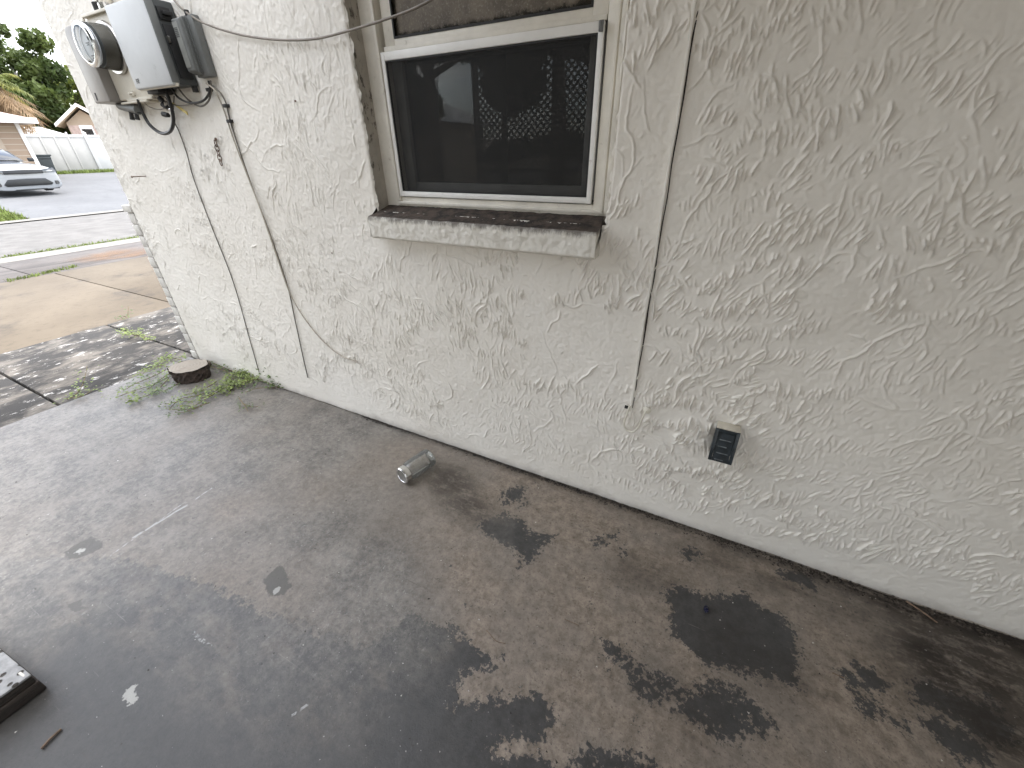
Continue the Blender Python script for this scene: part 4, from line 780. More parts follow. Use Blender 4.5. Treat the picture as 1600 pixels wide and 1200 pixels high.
tp(MB().box((gx1 - .020, WY - .07, gz1 - .06), (gx1 + .020, WY - .03, gz1 - .045)).box((gx1 - .03, WY - .03, gz0 - .020), (gx1 - .006, WY - .012, gz0 + .004)).box((gx0 + .02, WY - .09, gz0 - .016), (gx0 + .12, WY - .010, gz0 + .006)), 'hinge', M['black'], gb, bevel=.002)
# a small pictogram printed on the lid
zc = gz0 + .032; xc = gx0 + .038; yl = WY - .1288
mk = MB()
for x_, z_, w_, h_ in ((0, 0, .005, .018), (.004, .007, .010, .004), (.016, .001, .004, .016), (.012, -.007, .014, .004), (.022, .004, .004, .012), (.008, -.001, .006, .004)): mk.box((xc + x_, yl - .0006, zc + z_ - h_ / 2), (xc + x_ + w_, yl + .0002, zc + z_ + h_ / 2))
o = tp(mk, 'lid_mark', M['greydark'], gb)
# small black box at its right
kb = thing('junction_box', (-2.36, WY, 1.81), 'small dark grey junction box with a ribbed cover, nearest the window', 'utility box')
tp(MB().box((-2.425, WY - .038, 1.812), (-2.322, WY - .003, 2.034)), 'base', M['greydark'], kb, bevel=.006)
tp(MB().prism([(-2.428, WY - .036, 1.820), (-2.428, WY - .072, 1.832), (-2.428, WY - .072, 2.018), (-2.428, WY - .036, 2.030)], (.062, 0, 0)), 'cover', M['greydark'], kb, bevel=.006)
tp(MB().box((-2.4235, WY - .0745, 1.845), (-2.384, WY - .071, 2.008)), 'cover_face', simple('cover_face', (.21, .215, .20), .55, .12, 12, .1, 90), kb, bevel=.002)
for k in range(3): tp(MB().box((-2.367, WY - .060 + .017 * k, 1.826), (-2.361, WY - .053 + .017 * k, 2.024)), 'rib', M['greydark'], kb, bevel=.001)
for k in range(6): tp(MB().box((-2.420, WY - .0755, 1.985 - k * .006), (-2.395, WY - .0742, 1.988 - k * .006)), 'slot', M['blackbox'], kb)
tp(MB().lathe([(0, 0), (0, .010), (.02, .010), (.02, 0)], (-2.36, WY - .03, 2.03), (0, 0, 1), 10), 'gland', M['black'], kb)
# wires ------------------------------------------------------------
def wire(name, pts, r, m, label, cat='cable', group=None, n=8, sub=8):
    P = catmull(pts, sub); c0 = P[0].copy(); o = MB().tube([p - c0 for p in P], r, n).build(name, M[m], smooth=True); o.location = c0; tag(o, label, cat, group); return o
wire('cable', [on_wall(292, 20, .035), on_wall(318, 36, .03), on_wall(370, 53, .012), on_wall(430, 62, .012), on_wall(490, 61, .016), on_wall(545, 48, .03), on_wall(600, 31, .05), on_wall(650, 12, .06), on_wall(690, -12, .05), on_wall(740, -60, .02)], .0042, 'cable_grey', 'grey brown cable sagging from the junction box across the window top')
wire('cable', [on_wall(262, -14, .02), on_wall(275, 4, .03), on_wall(292, 20, .035)], .0045, 'cable_grey', 'short cable above the junction box reaching the picture top')
wire('cable', [on_wall(326, 132, .03), on_wall(338, 138, .02), on_wall(352, 158, .010), on_wall(360, 190, .008), on_wall(376, 240, .008), on_wall(395, 295, .008), on_wall(424, 372, .008), on_wall(450, 450, .008), on_wall(460, 495, .008), on_wall(474, 560, .009), on_wall(481, 590, .006)], .0034, 'cable_dark', 'dark cable running down the wall and ending near the floor')
wire('cable', [on_wall(322, 130, .035), on_wall(336, 142, .03), on_wall(349, 170, .012), on_wall(364, 215, .010), on_wall(384, 268, .016), on_wall(408, 330, .018), on_wall(434, 405, .018), on_wall(452, 456, .018), on_wall(472, 492, .012), on_wall(500, 528, .008), on_wall(530, 554, .008), on_wall(559, 566, .004)], .0034, 'cable_beige', 'beige cable that leaves its neighbour and ends in a curl right of it')
wire('cable', [on_wall(216, 156, .06), on_wall(221, 172, .055), on_wall(234, 195, .05), on_wall(252, 208, .045), on_wall(266, 205, .045), on_wall(271, 188, .045), on_wall(267, 165, .05), on_wall(258, 138, .05)], .0085, 'cable_black', 'thick black cable hanging in a loop under the grey telecom box')
wire('cable', [on_wall(266, 134, .05), on_wall(278, 152, .045), on_wall(298, 161, .04), on_wall(318, 157, .035), on_wall(328, 142, .03), on_wall(326, 126, .03)], .005, 'cable_black', 'black cable in a shallow loop between the grey and dark boxes', 'cable', 'looped cables below the boxes')
wire('cable', [on_wall(276, 134, .04), on_wall(292, 154, .035), on_wall(312, 166, .03), on_wall(325, 159, .025), on_wall(330, 142, .025), on_wall(329, 126, .03)], .004, 'cable_dark', 'thinner grey cable in the deeper loop between the grey and dark boxes', 'cable', 'looped cables below the boxes')
wire('cable', [on_wall(222, 156, .05), on_wall(232, 166, .04), on_wall(248, 171, .03), on_wall(262, 166, .03), on_wall(258, 152, .04), on_wall(244, 152, .045), on_wall(232, 158, .04)], .003, 'cable_grey', 'thin cable curled below the meter socket')
wire('cable', [on_wall(238, 138, .06), on_wall(248, 150, .05), on_wall(262, 160, .04), on_wall(280, 165, .03), on_wall(300, 163, .03)], .003, 'cable_grey', 'thin pale cable crossing under the grey telecom box')
wire('ground_wire', [on_wall(272, 150, .02), on_wall(271, 185, .010), on_wall(280, 206, .006), on_wall(292, 240, .007), on_wall(303, 280, .006), on_wall(330, 352, .007), on_wall(365, 442, .006), on_wall(390, 530, .006), on_wall(405, 582, .006)], .003, 'cable_dark', 'thin ground wire running straight down the wall into the weeds', 'wire')
fit = thing('cable_fitting', on_wall(204, 172, .03), 'dark pipe fitting with two rubber stubs under the meter socket', 'fitting'); fl = fit.location
tp(MB().tube([on_wall(188, 165, .035), on_wall(216, 172, .035)], .022, 12), 'elbow', M['greydark'], fit, smooth=True)
for a in (203, 211): tp(MB().tube([on_wall(a, 168, .04), on_wall(a + 2, 178, .04), on_wall(a + 4, 187, .042)], [.012, .010, .012], 10), 'stub', M['black'], fit, smooth=True)
tp(MB().box(on_wall(208, 178, .045), on_wall(217, 163, .02)), 'clamp', M['black'], fit, bevel=.002)
con = thing('cable_connector', on_wall(260, 165, .04), 'cluster of dark coaxial connectors hanging under the grey box', 'connector')
for (a, b, c_, d) in ((248, 152, 256, 160), (253, 163, 262, 168), (254, 178, 263, 180)):
    tp(MB().tube([on_wall(a, b, .055), on_wall((a + c_) / 2, (b + d) / 2, .05), on_wall(c_, d, .05)], [.011, .013, .010], 10), 'connector_body', M['black'], con, smooth=True)
tp(MB().tube([on_wall(258, 160, .055), on_wall(261, 172, .05)], .006, 8), 'ferrule', M['steel'], con, smooth=True)
tp(MB().tube([on_wall(256, 168, .05), on_wall(268, 171, .05)], .004, 8), 'pin', M['chrome'], con, smooth=True)
tg = MB(); a, b = on_wall(269, 161, .03), on_wall(292, 177, .03); n_ = Vector((.2, 0, 1)).normalized() * .008; tg.prism([a - n_ * .4, a + n_ * .4, b + n_, b - n_], (0, .004, 0)); o = tg.build('cable_tag', M['yellow']); tag(o, 'yellow tag on the wires under the grey telecom box', 'tag')
# cable clips
for i, (px, py) in enumerate(((354, 165), (360, 189), (328, 140))):
    c_ = on_wall(px, py, .008); o = MB().box((-.016, -.012, -.008), (.012, .010, .006)).build('cable_clip', M['black'], bevel=.002); o.location = c_; tag(o, ['upper black clip holding the pair of wall cables', 'lower black clip holding the pair of wall cables', 'black clip at the cable exit of the dark junction box'][i], 'clip')
# chain and nail
ch = thing('chain', on_wall(337, 218, .004), 'short rusty chain hanging from a nail left of the wall cables', 'chain')
a, b = on_wall(337, 224, .010), on_wall(345, 254, .010)
for k in range(5):
    c_ = a.lerp(b, k / 4); L = (b - a).length / 4 * .72; P = []
    for q in range(17):
        an = 2 * math.pi * q / 16; w_ = .0085 * math.cos(an); P.append(c_ + Vector((w_ if k % 2 == 0 else w_ * .5, 0 if k % 2 == 0 else w_ * .8, L * math.sin(an))))
    tp(MB().tube(P, .0022, 6), 'chain_link', M['rust'], ch, smooth=True)
tp(MB().tube([on_wall(337, 219, -.01), on_wall(337, 217, .022)], [.004, .006], 8), 'hook_nail', M['rust'], ch)
nl = thing('nail', on_wall(218, 274, 0), 'single long nail sticking out of the stucco below the meter', 'nail'); p0 = on_wall(231, 275, -.012); p1 = p0 + Vector((0, -.085, .0)); tp(MB().tube([p0, p1], .0028, 8), 'shank', M['rust'], nl); tp(MB().lathe([(0, 0), (0, .006), (.003, .006), (.003, 0)], p1, (0, -1, 0), 10), 'head', M['rust'], nl)
for i, (px, py) in enumerate(((463, 158), (520, 395))):
    o = MB().lathe([(0, 0), (0, .0038), (.008, .003), (.008, 0)], (0, 0, 0), (0, -1, 0), 10).build('screw', M['rust']); o.location = on_wall(px, py, -.002); tag(o, ['dark screw head in the wall between cables and window top', 'dark screw head in the wall left of the window sill'][i], 'screw')
# surface conduit right of the window
cd = thing('conduit', (-.216, WY, .54), 'slim white cable raceway running up the wall right of the window', 'conduit')
mb = MB(); zz = [.535 + k * .13 for k in range(17)]; 
for k in range(16):
    xo = .0018 * math.sin(k * 1.7); x2 = .0018 * math.sin((k + 1) * 1.7); a, b = zz[k], zz[k + 1]
    v = [(-.2205 + xo, WY + .002, a), (-.2205 + xo, WY - .006, a), (-.2185 + xo, WY - .009, a), (-.2135 + xo, WY - .009, a), (-.2115 + xo, WY - .006, a), (-.2115 + xo, WY + .002, a)]; v2 = [(x - xo + x2, y, b) for x, y, _ in v]
    mb.add(v + v2, [(i, (i + 1) % 6, 6 + (i + 1) % 6, 6 + i) for i in range(6)] + ([(5, 4, 3, 2, 1, 0)] if k == 0 else []))
tp(mb, 'raceway', M['conduit'], cd)
tp(MB().tube(catmull([(-.2085 + .0016 * math.sin(k * 2.3), WY - .001, .55 + k * .09) for k in range(23)], 3), [.0016 + .0016 * abs(math.sin(k * .37) * math.sin(k * .11)) for k in range(67)], 5), 'shade_grime_line', M['debris'], cd)  # dark strip paints the raceway's shade together with grime along its right edge
tp(MB().box((-.240, WY - .010, .545), (-.226, WY - .001, .556)), 'clip', M['black'], cd, bevel=.001)
lp = wire('cable', [on_wall(984, 634, .010), on_wall(979, 648, .012), on_wall(975, 662, .014), on_wall(979, 672, .016), on_wall(988, 675, .018), on_wall(997, 668, .018), on_wall(1003, 655, .018), on_wall(1008, 644, .014), on_wall(1010, 641, .0)], .0040, 'cable_white', 'white cable hanging in a loop from the raceway to the wall grommet')
o = MB().lathe([(0, .0), (0, .017), (.006, .016), (.010, .012), (.012, .005), (.012, 0)], (0, 0, 0), (0, -1, 0), 20).build('grommet', M['cable_white'], smooth=True); o.location = on_wall(1011, 640, -.001); tag(o, 'round white grommet where the looped cable enters the wall', 'grommet')
# dryer vent
vt = thing('dryer_vent', (.152, WY, .45), 'small dryer vent hood with black louvers low on the wall', 'vent')
VX0, VX1, VZ0, VZ1, VD = .112, .192, .450, .586, .040
tp(MB().prism([(VX0, WY - .003, VZ1 + .002), (VX1, WY - .003, VZ1 + .002), (VX1 + .001, WY - VD, VZ1 - .004), (VX0 - .001, WY - VD, VZ1 - .004)], (0, 0, -.005)), 'hood_top', M['vent_top'], vt, bevel=.002)
for xx in (VX0, VX1 - .005): tp(MB().prism([(xx, WY - .003, VZ0 + .01), (xx, WY - .003, VZ1 - .0065), (xx, WY - VD, VZ1 - .0115), (xx, WY - VD - .026, VZ0)], (.005, 0, 0)), 'side', M['vent_dark'], vt, bevel=.001)  # sides take the louver black to paint the right side in shade
fr = MB(); yb = lambda z_: WY - VD - .026 * (VZ1 - .02 - z_) / (VZ1 - .02 - VZ0)
for (a, b, c_, d) in ((VX0 - .001, VX0 + .011, VZ0 - .004, VZ1 - .011), (VX1 - .010, VX1 + .002, VZ0 - .004, VZ1 - .011)):
    fr.prism([(a, yb(c_) - .003, c_), (b, yb(c_) - .003, c_), (b, yb(d) - .003, d), (a, yb(d) - .003, d)], (0, .010, 0))
fr.box((VX0 + .011, yb(VZ0) - .003, VZ0 - .004), (VX1 - .010, yb(VZ0) + .007, VZ0 + .006)).box((VX0 + .011, yb(VZ1) - .003 - .001, VZ1 - .024), (VX1 - .010, WY - VD + .006, VZ1 - .0112)); tp(fr, 'louver_frame', M['vent_dark'], vt, bevel=.001)
for k in range(4):
    zt = VZ1 - .027 - k * .0268; o = tp(MB().prism([(VX0 + .012, yb(zt) + .010, zt), (VX1 - .011, yb(zt) + .010, zt), (VX1 - .011, yb(zt - .024) - .004, zt - .022), (VX0 + .012, yb(zt - .024) - .004, zt - .022)], (0, .003, .001)), 'louver', M['vent_dark'], vt)
    e_ = tp(MB().box((VX0 + .020, yb(zt - .024) - .0065, zt - .0225), (VX1 - .020 - .010 * (k % 2), yb(zt - .024) - .0035, zt - .0195)), 'worn_edge', M['vent_edge'], vt); e_.parent = o; e_.matrix_parent_inverse = Matrix.Identity(4)
tp(MB().box((VX0 + .004, WY - .030, VZ0 + .01), (VX1 - .004, WY - .004, VZ1 - .02)), 'duct', M['black'], vt)

# ================================================================== things on the floor
j0 = on_floor(635, 752); j1 = on_floor(672, 726)   # where its shoulder and heel touch
jd = Vector((j1.x - j0.x, j1.y - j0.y, 0)).normalized(); jar = thing('glass_jar', (j0.x, j0.y, 0), 'empty clear glass jar with a metal screw lid lying on its side', 'jar')
jr = .051; jo = Vector((j0.x, j0.y, jr + .001)) - jd * .018; K_ = 1.25
prof = [(.004, .0315), (.018, .0315), (.020, .0335), (.024, .0335), (.030, .036), (.040, .0405), (.052, .041), (.138, .041), (.148, .0395), (.153, .034), (.155, .026), (.152, .012), (.151, 0)]; prof = [(a_ * K_, b_ * K_) for a_, b_ in prof]
tp(MB().lathe(prof, jo, jd, 40), 'jar_body', M['jar_glass'], jar, smooth=True)
tp(MB().lathe([(p_, max(0, r_ - .0028)) for p_, r_ in prof[:-2]] + [(.149 * K_, 0)], jo, jd, 40), 'inner_wall', M['jar_glass'], jar, smooth=True)
tp(MB().lathe([(a_ * K_, b_ * K_) for a_, b_ in ((.022, .0338), (.022, .0368), (.020, .0375), (.016, .0362), (.012, .0375), (.006, .0372), (-.001, .0370), (-.004, .0345), (-.004, .0290), (-.0025, .0280))], jo, jd, 44), 'lid_band', M['chrome'], jar, smooth=True)
tp(MB().lathe([(a_ * K_, b_ * K_) for a_, b_ in ((-.0020, .0288), (-.0020, .024), (-.0005, .022), (-.0005, 0))], jo, jd, 44), 'lid_disc', simple('lid_disc', (.42, .42, .41), .35, .15, 60, metal=.9), jar, smooth=True)
# lower left block
bk = thing('block', (-1.66, -.137, 0), 'block with a pitted white top and brown sides darkened for shade at the lower left corner', 'block')
bx = [(-2.10, -.172), (-1.658, -.137), (-1.664, -.40), (-2.12, -.44)]
mb = MB(); mb.prism([(x, y, .001) for x, y in bx], (0, 0, .048)); tp(mb, 'lower_layer', M['block_side'], bk, bevel=.005)
cx_, cy_ = -1.88, -.28
mb = MB(); mb.prism([(cx_ + (x - cx_) * .985, cy_ + (y - cy_) * .985, .050) for x, y in bx], (0, 0, .030)); tp(mb, 'upper_layer', M['block_side'], bk, bevel=.006)
mb = MB(); mb.prism([(cx_ + (x - cx_) * .994, cy_ + (y - cy_) * .992, .0802) for x, y in bx], (0, 0, .010)); tp(mb, 'top_slab', M['pitted'], bk, bevel=.004)
mb = MB(); mb.prism([(-1.70, -.149, .081), (-1.672, -.1465, .081), (-1.668, -.152, .081), (-1.70, -.157, .081)], (0, 0, .010)); tp(mb, 'chipped_edge', M['chip'], bk, bevel=.002)
# sawn log
sc_ = on_floor(307, 597); lg = thing('log_slice', (sc_.x, sc_.y, 0), 'short sawn log standing on the slab corner among weeds', 'log')
lc = Vector((-3.465, 1.285, 0)); g = np.random.default_rng(5); n = 40; rad = .128 + .010 * np.sin(np.arange(n) * 2 * math.pi / n * 2 + 1) + g.normal(0, .0035, n); mb = MB(); rows = 6; v = []
for i in range(rows):
    for k in range(n):
        a = 2 * math.pi * k / n; r_ = rad[k] * (1 - .10 * (1 - i / (rows - 1))) + g.normal(0, .004); v.append((lc.x + r_ * math.cos(a), lc.y + r_ * math.sin(a), .002 + .100 * i / (rows - 1)))
mb.add(v, [(i * n + k, i * n + (k + 1) % n, (i + 1) * n + (k + 1) % n, (i + 1) * n + k) for i in range(rows - 1) for k in range(n)]); tp(mb, 'bark', M['bark'], lg)
mb = MB().add([(lc.x + (rad[k] - .004) * math.cos(2 * math.pi * k / n), lc.y + (rad[k] - .004) * math.sin(2 * math.pi * k / n), .103 + .002 * math.sin(k * .9)) for k in range(n)] + [(lc.x, lc.y, .104)], [(k, (k + 1) % n, n) for k in range(n)]); o = MB(); o.add([(x - lc.x, y - lc.y, z_ - .1) for x, y, z_ in mb.v], mb.f); o = o.build('cut_face', M['sawn'], lg); o.location = (lc.x - sc_.x, lc.y - sc_.y, .1)
# broken corner chunk at the wall's foot
ck = on_floor(328, 572); o = MB().prism([(-.05, -.02, 0), (.03, -.03, 0), (.07, .0, 0), (.04, .025, 0), (-.04, .02, 0)], (0, 0, .045)).build('concrete_chunk', M['drive_tan'], bevel=.008); o.location = (ck.x - .03, ck.y - .01, .001); tag(o, 'broken concrete chunk against the foot of the wall behind the log', 'rubble')
# weeds
def weed(paths, label, leaf_m, nleaf, lsize, seed, up=.03):
    g = np.random.default_rng(seed); P0 = on_floor(*paths[0][0]); r = thing('weed', (P0.x, P0.y, 0), label, 'weed', 'weeds around the sawn log'); st = MB(); V = []; F = []
    for path in paths:
        pts = [on_floor(*p[:2]) for p in path]; hs = [p[2] if len(p) > 2 else g.uniform(.004, up) for p in path]; pts = [Vector((p.x - P0.x, p.y - P0.y, h_)) for p, h_ in zip(pts, hs)]; cp = catmull(pts, 6); st.tube(cp, [.0018 + .0016 * (1 - i / len(cp)) for i in range(len(cp))], 5)
        for q in range(int(nleaf * 1.7)):
            u = g.random() ** .8; c_ = cp[min(len(cp) - 1, int(u * len(cp)))] + Vector((g.normal(0, .032), g.normal(0, .032), abs(g.normal(0, .012)))); a = g.uniform(0, 6.28); s_ = lsize * .72 * g.uniform(.5, 1.4); d = Vector((math.cos(a), math.sin(a), g.uniform(-.1, .6))).normalized(); w_ = d.cross(Vector((g.normal(0, .3), g.normal(0, .3), 1))).normalized() * s_ * .42; nrm = Vector((0, 0, s_ * .12)); i = len(V)
            c_.z = max(c_.z, .003); V += [c_, c_ + d * s_ * .45 + w_ - nrm, c_ + d * s_, c_ + d * s_ * .45 - w_ - nrm, c_ + d * s_ * .5 + nrm]; F += [(i, i + 1, i + 4), (i + 1, i + 2, i + 4), (i + 2, i + 3, i + 4), (i + 3, i, i + 4)]
    st.build('stems', M['stem'], r, smooth=True); o = np_mesh('leaves', np.array([tuple(v) for v in V]), np.array(F), leaf_m, r); o['kind'] = 'stuff'
weed([[(275, 585), (262, 592), (240, 602), (215, 615), (185, 622)], [(270, 575), (252, 574), (232, 582), (222, 590)], [(285, 565), (262, 560), (250, 570)], [(265, 595), (245, 612), (222, 625), (205, 630)]], 'leafy weed spreading left from the sawn log over the joint', M['leaf'], 62, .026, 1)
weed([[(335, 610), (310, 620), (285, 628), (265, 640)], [(345, 612), (318, 628), (295, 642)], [(340, 600), (315, 615), (290, 622)]], 'weed runners lying on the floor in front of the sawn log', M['leaf'], 46, .022, 2)
weed([[(400, 590), (385, 598), (365, 606), (345, 612)], [(398, 588), (380, 592), (360, 598), (350, 604)], [(405, 590), (372, 600), (355, 618)]], 'dense green weed between the sawn log and the ground wire', M['leaf'], 70, .024, 3)
weed([[(438, 605, .0), (434, 600, .05), (430, 598, .10), (425, 596, .14)], [(440, 606, 0), (441, 602, .05), (443, 600, .09)], [(436, 606, 0), (424, 606, .04), (412, 606, .06)], [(430, 606, 0), (405, 612, .03), (384, 615, .01)]], 'dark upright weed growing from the foot of the wall', M['leaf_dark'], 16, .030, 4)
weed([[(375, 626), (384, 638), (389, 646)], [(380, 632), (395, 640), (404, 637)]], 'small separate weed sprig on the open floor below the dense weeds', M['leaf_dark'], 12, .020, 5)
weed([[(218, 530), (202, 522), (190, 518)], [(232, 534), (212, 526), (196, 527)], [(240, 536), (228, 530), (215, 520)]], 'small weed tuft in the middle of the slab joint', M['leaf'], 40, .026, 6)
weed([[(108, 628), (125, 618), (138, 606, .06), (147, 590, .10)], [(105, 627), (130, 622), (150, 610)]], 'yellow green weed with an upright stem at the floor edge', M['leaf'], 24, .026, 7)
weed([[(330, 575), (350, 583), (372, 590), (392, 588)], [(335, 572), (360, 580), (385, 592)]], 'weed growing along the foot of the wall beside the log', M['leaf_dark'], 40, .022, 8)
weed([[(195, 498), (200, 496), (206, 490, .08)], [(186, 496), (196, 500)]], 'tiny weed where the tan driveway meets the slab', M['leaf_dark'], 9, .03, 9)
weed([[(330, 634), (300, 640), (272, 645)], [(300, 640), (282, 638)]], 'lowest weed runner reaching furthest onto the carport floor', M['leaf_dark'], 20, .018, 10)
weed([[(270, 588), (250, 600), (232, 612)], [(262, 582), (240, 590), (214, 604), (198, 612)], [(280, 600), (262, 612), (246, 622)]], 'matted weed pressed against the left side of the sawn log', M['leaf_dark'], 46, .022, 11)
weed([[(395, 586), (378, 590), (362, 590)], [(412, 594), (395, 600), (378, 606)], [(388, 596), (366, 606), (340, 618), (318, 632)]], 'bushy weed at the foot of the ground wire', M['leaf'], 60, .022, 12, .05)
weed([[(352, 606), (338, 616), (322, 626)], [(300, 628), (280, 632), (258, 634)], [(312, 640), (292, 648), (276, 650)]], 'trailing weed stems between the log and the lowest runner', M['leaf_dark'], 26, .020, 13)
# odds and ends
def rock(name, px, py, s, m, label, cat, seed, z=0, flat=.6):
    g = np.random.default_rng(seed); bm = bmesh.new(); bmesh.ops.create_icosphere(bm, subdivisions=2, radius=s)
    for v in bm.verts: v.co *= 1 + g.normal(0, .13); v.co.z *= flat
    me = bpy.data.meshes.new(name); bm.to_mesh(me); bm.free(); o = link(name, me, M[m]); p = on_floor(px, py); o.location = (p.x, p.y, s * flat * .85); tag(o, label, cat); return o
bd = rock('plastic_scrap', 1103, 953, .0095, 'bead', 'small shiny blue black plastic scrap on the dark paint patch', 'scrap', 1); bd.scale = (.9, 1.6, 1)
def twig(px, label, seed, r=.0025):
    P = [on_floor(*p) for p in px]; c0 = Vector((P[0].x, P[0].y, r + .001)); o = MB().tube(catmull([(p.x - c0.x, p.y - c0.y, .001 * (i % 2)) for i, p in enumerate(P)], 5), r, 6).build('twig', M['twig'], smooth=True); o.location = c0; tag(o, label, 'twig', 'twigs on the carport floor')
twig([(66, 1171), (80, 1156), (97, 1140)], 'dry twig on the floor in front of the lower left block', 1, .004)
twig([(1415, 940), (1440, 957), (1464, 974)], 'long reddish twig lying along the wall foot at the right', 2, .003)
twig([(760, 985), (775, 1002), (790, 1006)], 'thin bent twig in the middle of the bare concrete', 3, .0012)
twig([(882, 968), (905, 978)], 'tiny straight twig above the mottled paint patches', 4, .0012)
twig([(1300, 1052), (1318, 1060)], 'tiny straight twig right of the large dark patch', 5, .0015)
# crumbs
def crumbs(name, n, pos, smin, smax, m, label, seed):
    g = np.random.default_rng(seed); V = []; F = []
    T = np.array([(1, 0, 0), (-.5, .87, 0), (-.5, -.87, 0), (0, 0, .8)])
    for k in range(n):
        x, y = pos(g); s = g.uniform(smin, smax) * (.5 + g.random()); a = g.uniform(0, 6.28); c_, s_ = math.cos(a), math.sin(a); st = g.uniform(.5, 1.8); i = len(V)
        for q in T: qx, qy = q[0] * s * st, q[1] * s; V.append((x + qx * c_ - qy * s_, y + qx * s_ + qy * c_, max(0, q[2]) * s * g.uniform(.5, 1.2) + .0002))
        F += [(i, i + 1, i + 3), (i + 1, i + 2, i + 3), (i + 2, i, i + 3)]
    o = np_mesh(name, np.array(V), np.array(F), m); o['kind'] = 'stuff'; tag(o, label, 'debris')
def along(g):
    x = g.uniform(-1.9, 1.3); return x, WY - .004 - abs(g.normal(0, .010 + .008 * max(0, x + 1)))
crumbs('wall_debris', 3200, along, .0015, .0045, M['debris'], 'dark grit gathered along the foot of the wall', 1)
crumbs('floor_debris', 420, lambda g: (g.uniform(-3.2, 1.2), g.uniform(-.4, 1.45)), .0012, .0032, M['debris'], 'dark crumbs scattered over the carport floor', 2)
crumbs('pale_debris', 130, lambda g: (g.uniform(-3.2, 1.1), g.uniform(-.4, 1.45)), .0012, .003, M['chip'], 'pale chips scattered over the carport floor', 3)
for i, (px, py, s) in enumerate(((858, 771, .006), (1090, 856, .007), (836, 902, .004), (1075, 1042, .004), (1245, 894, .005), (285, 1104, .004), (1025, 962, .003))):
    pass
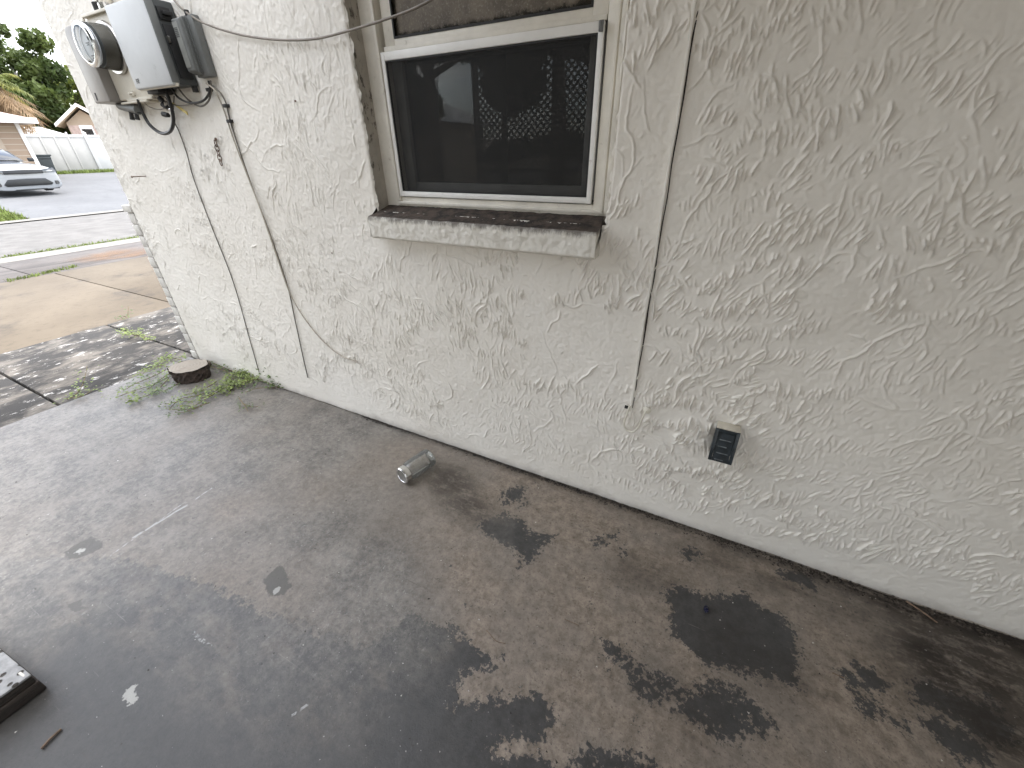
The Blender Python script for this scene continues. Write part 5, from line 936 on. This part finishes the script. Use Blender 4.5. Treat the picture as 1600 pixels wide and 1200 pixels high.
# ================================================================== the car across the street
def make_car(loc, rz):
    car = empty('parked_car', loc, rz); tag(car, 'silver white sedan with a black grille parked nose on across the street', 'car')
    # +x is forward; lofted half sections: rows of (y, z)
    def loft(name, secs, m, closed=True):
        n = len(secs[0][1]); V = []; F = []
        for x, pts in secs:
            V += [(x, y, z) for y, z in pts] + [(x, -y, z) for y, z in reversed(pts)]
        w = 2 * n
        for i in range(len(secs) - 1):
            for k in range(w - 1): F.append((i * w + k, i * w + k + 1, (i + 1) * w + k + 1, (i + 1) * w + k))
            F.append((i * w + w - 1, i * w, (i + 1) * w, (i + 1) * w + w - 1))
        mb = MB().add(V, F); mb.f.append(tuple(range(w - 1, -1, -1))); mb.f.append(tuple((len(secs) - 1) * w + k for k in range(w))); mb.mi += [0, 0]
        o = mb.build(name, m, car); md = o.modifiers.new('s', 'SUBSURF'); md.levels = md.render_levels = 2; o.data.polygons.foreach_set('use_smooth', [True] * len(o.data.polygons)); return o
    def sec(w, zb, zs, zt, crown):   # bottom, shoulder, top
        return [(.0, zb), (w * .9, zb), (w, zb + .12), (w, (zb + zs) / 2), (w * .985, zs), (w * .90, zt - .01), (w * .5, zt + crown * .8), (0.0, zt + crown)]
    body = loft('body', [(-2.50, sec(.80, .34, .80, .98, .02)), (-2.42, sec(.90, .26, .85, 1.04, .03)), (-1.6, sec(.95, .20, .86, 1.03, .02)), (0, sec(.95, .19, .84, .98, .02)), (.95, sec(.955, .19, .82, .97, .03)), (1.7, sec(.96, .15, .78, .91, .05)), (2.15, sec(.96, .10, .72, .85, .05)), (2.40, sec(.95, .09, .66, .80, .04)), (2.50, sec(.92, .10, .62, .74, .02)), (2.53, sec(.90, .11, .58, .70, .01))], M['car'])
    gh = [(-1.75, 1.00, .74, .66, .02), (-1.15, 1.38, .68, .56, .0), (-.3, 1.46, .68, .56, .02), (.25, 1.42, .68, .55, .02), (.62, 1.22, .72, .6, .0), (1.08, .98, .78, .70, .0)]
    def gsec(zt, w0, w1): return [(0, .92), (w0, .92), (w0 * .99, .96), ((w0 + w1) / 2, (.96 + zt) / 2), (w1, zt - .03), (w1 * .92, zt), (w1 * .5, zt + .02), (0, zt + .025)]
    loft('roof', [(x, gsec(zt, w0, w1)) for x, zt, w0, w1, _ in gh], M['car'])
    # glass laid just proud of the roof shell
    def patch(name, P, m, d=.012, nx=1): return MB().prism(P, Vector(d) if hasattr(d, '__len__') else (d, 0, d)).build(name, m, car, bevel=.004)
    patch('windshield', [(1.03, .66, .995), (1.06, .3, 1.03), (1.07, 0, 1.035), (1.06, -.3, 1.03), (1.03, -.66, .995), (.36, -.50, 1.385), (.36, 0, 1.425), (.36, .50, 1.385)], M['car_glass'], (.018, 0, .028))
    for s_ in (-1, 1):
        MB().prism([(.85, s_ * .745, 1.0), (.32, s_ * .60, 1.36), (-.3, s_ * .60, 1.40), (-1.0, s_ * .62, 1.34), (-1.4, s_ * .72, 1.02)], (0, s_ * .03, 0)).build('side_window', M['car_glass'], car)
        MB().prism([(2.50, s_ * .90, .65), (2.525, s_ * .52, .64), (2.525, s_ * .52, .745), (2.45, s_ * .86, .79), (2.34, s_ * .92, .785)], (.035, 0, .004)).build('headlight', M['lamp_glass'], car, bevel=.008)
        MB().lathe([(0, 0), (0, .06), (.03, .055), (.03, 0)], (2.53, s_ * .78, .31), (1, 0, 0), 16).build('fog_light', M['lamp_glass'], car)
        MB().box((2.48, s_ * .72, .25), (2.535, s_ * .84, .37)).build('bumper_vent', M['car_black'], car, bevel=.02)
        mir = MB().box((.68, s_ * .93, .99), (.80, s_ * 1.10, 1.12)).build('mirror', M['car_black'], car, bevel=.03)
        for xw in (1.52, -1.53):
            w = empty('wheel', (xw, s_ * .80, .345), parent=car)
            w2 = MB().lathe([(-.10, .22), (-.11, .32), (-.08, .345), (.08, .345), (.11, .32), (.10, .22)], (0, 0, 0), (0, 1, 0), 28).build('tyre', M['tyre'], w, smooth=True); MB().lathe([(.02, 0), (.03, .05), (.02, .20), (.10, .235), (-.09, .235), (-.09, 0)], (0, s_ * .0, 0), (0, s_, 0), 20).build('rim', M['rim'], w, smooth=True)
    MB().prism([(2.525, .52, .625), (2.54, 0, .615), (2.525, -.52, .625), (2.51, -.52, .745), (2.525, 0, .75), (2.51, .52, .745)], (.035, 0, 0)).build('grille', M['car_black'], car, bevel=.006)
    MB().prism([(2.515, .60, .24), (2.515, -.60, .24), (2.52, -.66, .30), (2.52, -.50, .46), (2.525, 0, .475), (2.52, .50, .46), (2.52, .66, .30)], (.04, 0, 0)).build('lower_grille', M['car_black'], car, bevel=.008)
    MB().prism([(2.20, .90, .10), (2.46, .80, .10), (2.58, 0, .10), (2.46, -.80, .10), (2.20, -.90, .10)], (0, 0, .04)).build('front_splitter', M['car_black'], car, bevel=.004)
    MB().prism([(1.66, .30, .965), (1.50, .24, .985), (1.50, -.24, .985), (1.66, -.30, .965)], (-.06, 0, .03)).build('hood_scoop', M['car_black'], car, bevel=.006)
    for k in (-1, 1): MB().box((.98, k * .02, 1.035), (1.10, k * .5, 1.05)).build('wiper', M['car_black'], car)
    return car
q = on_x(42, 300, -24.0)
make_car((-25.6, q.y - .20, gz(-25.6) - .02), R_(3))
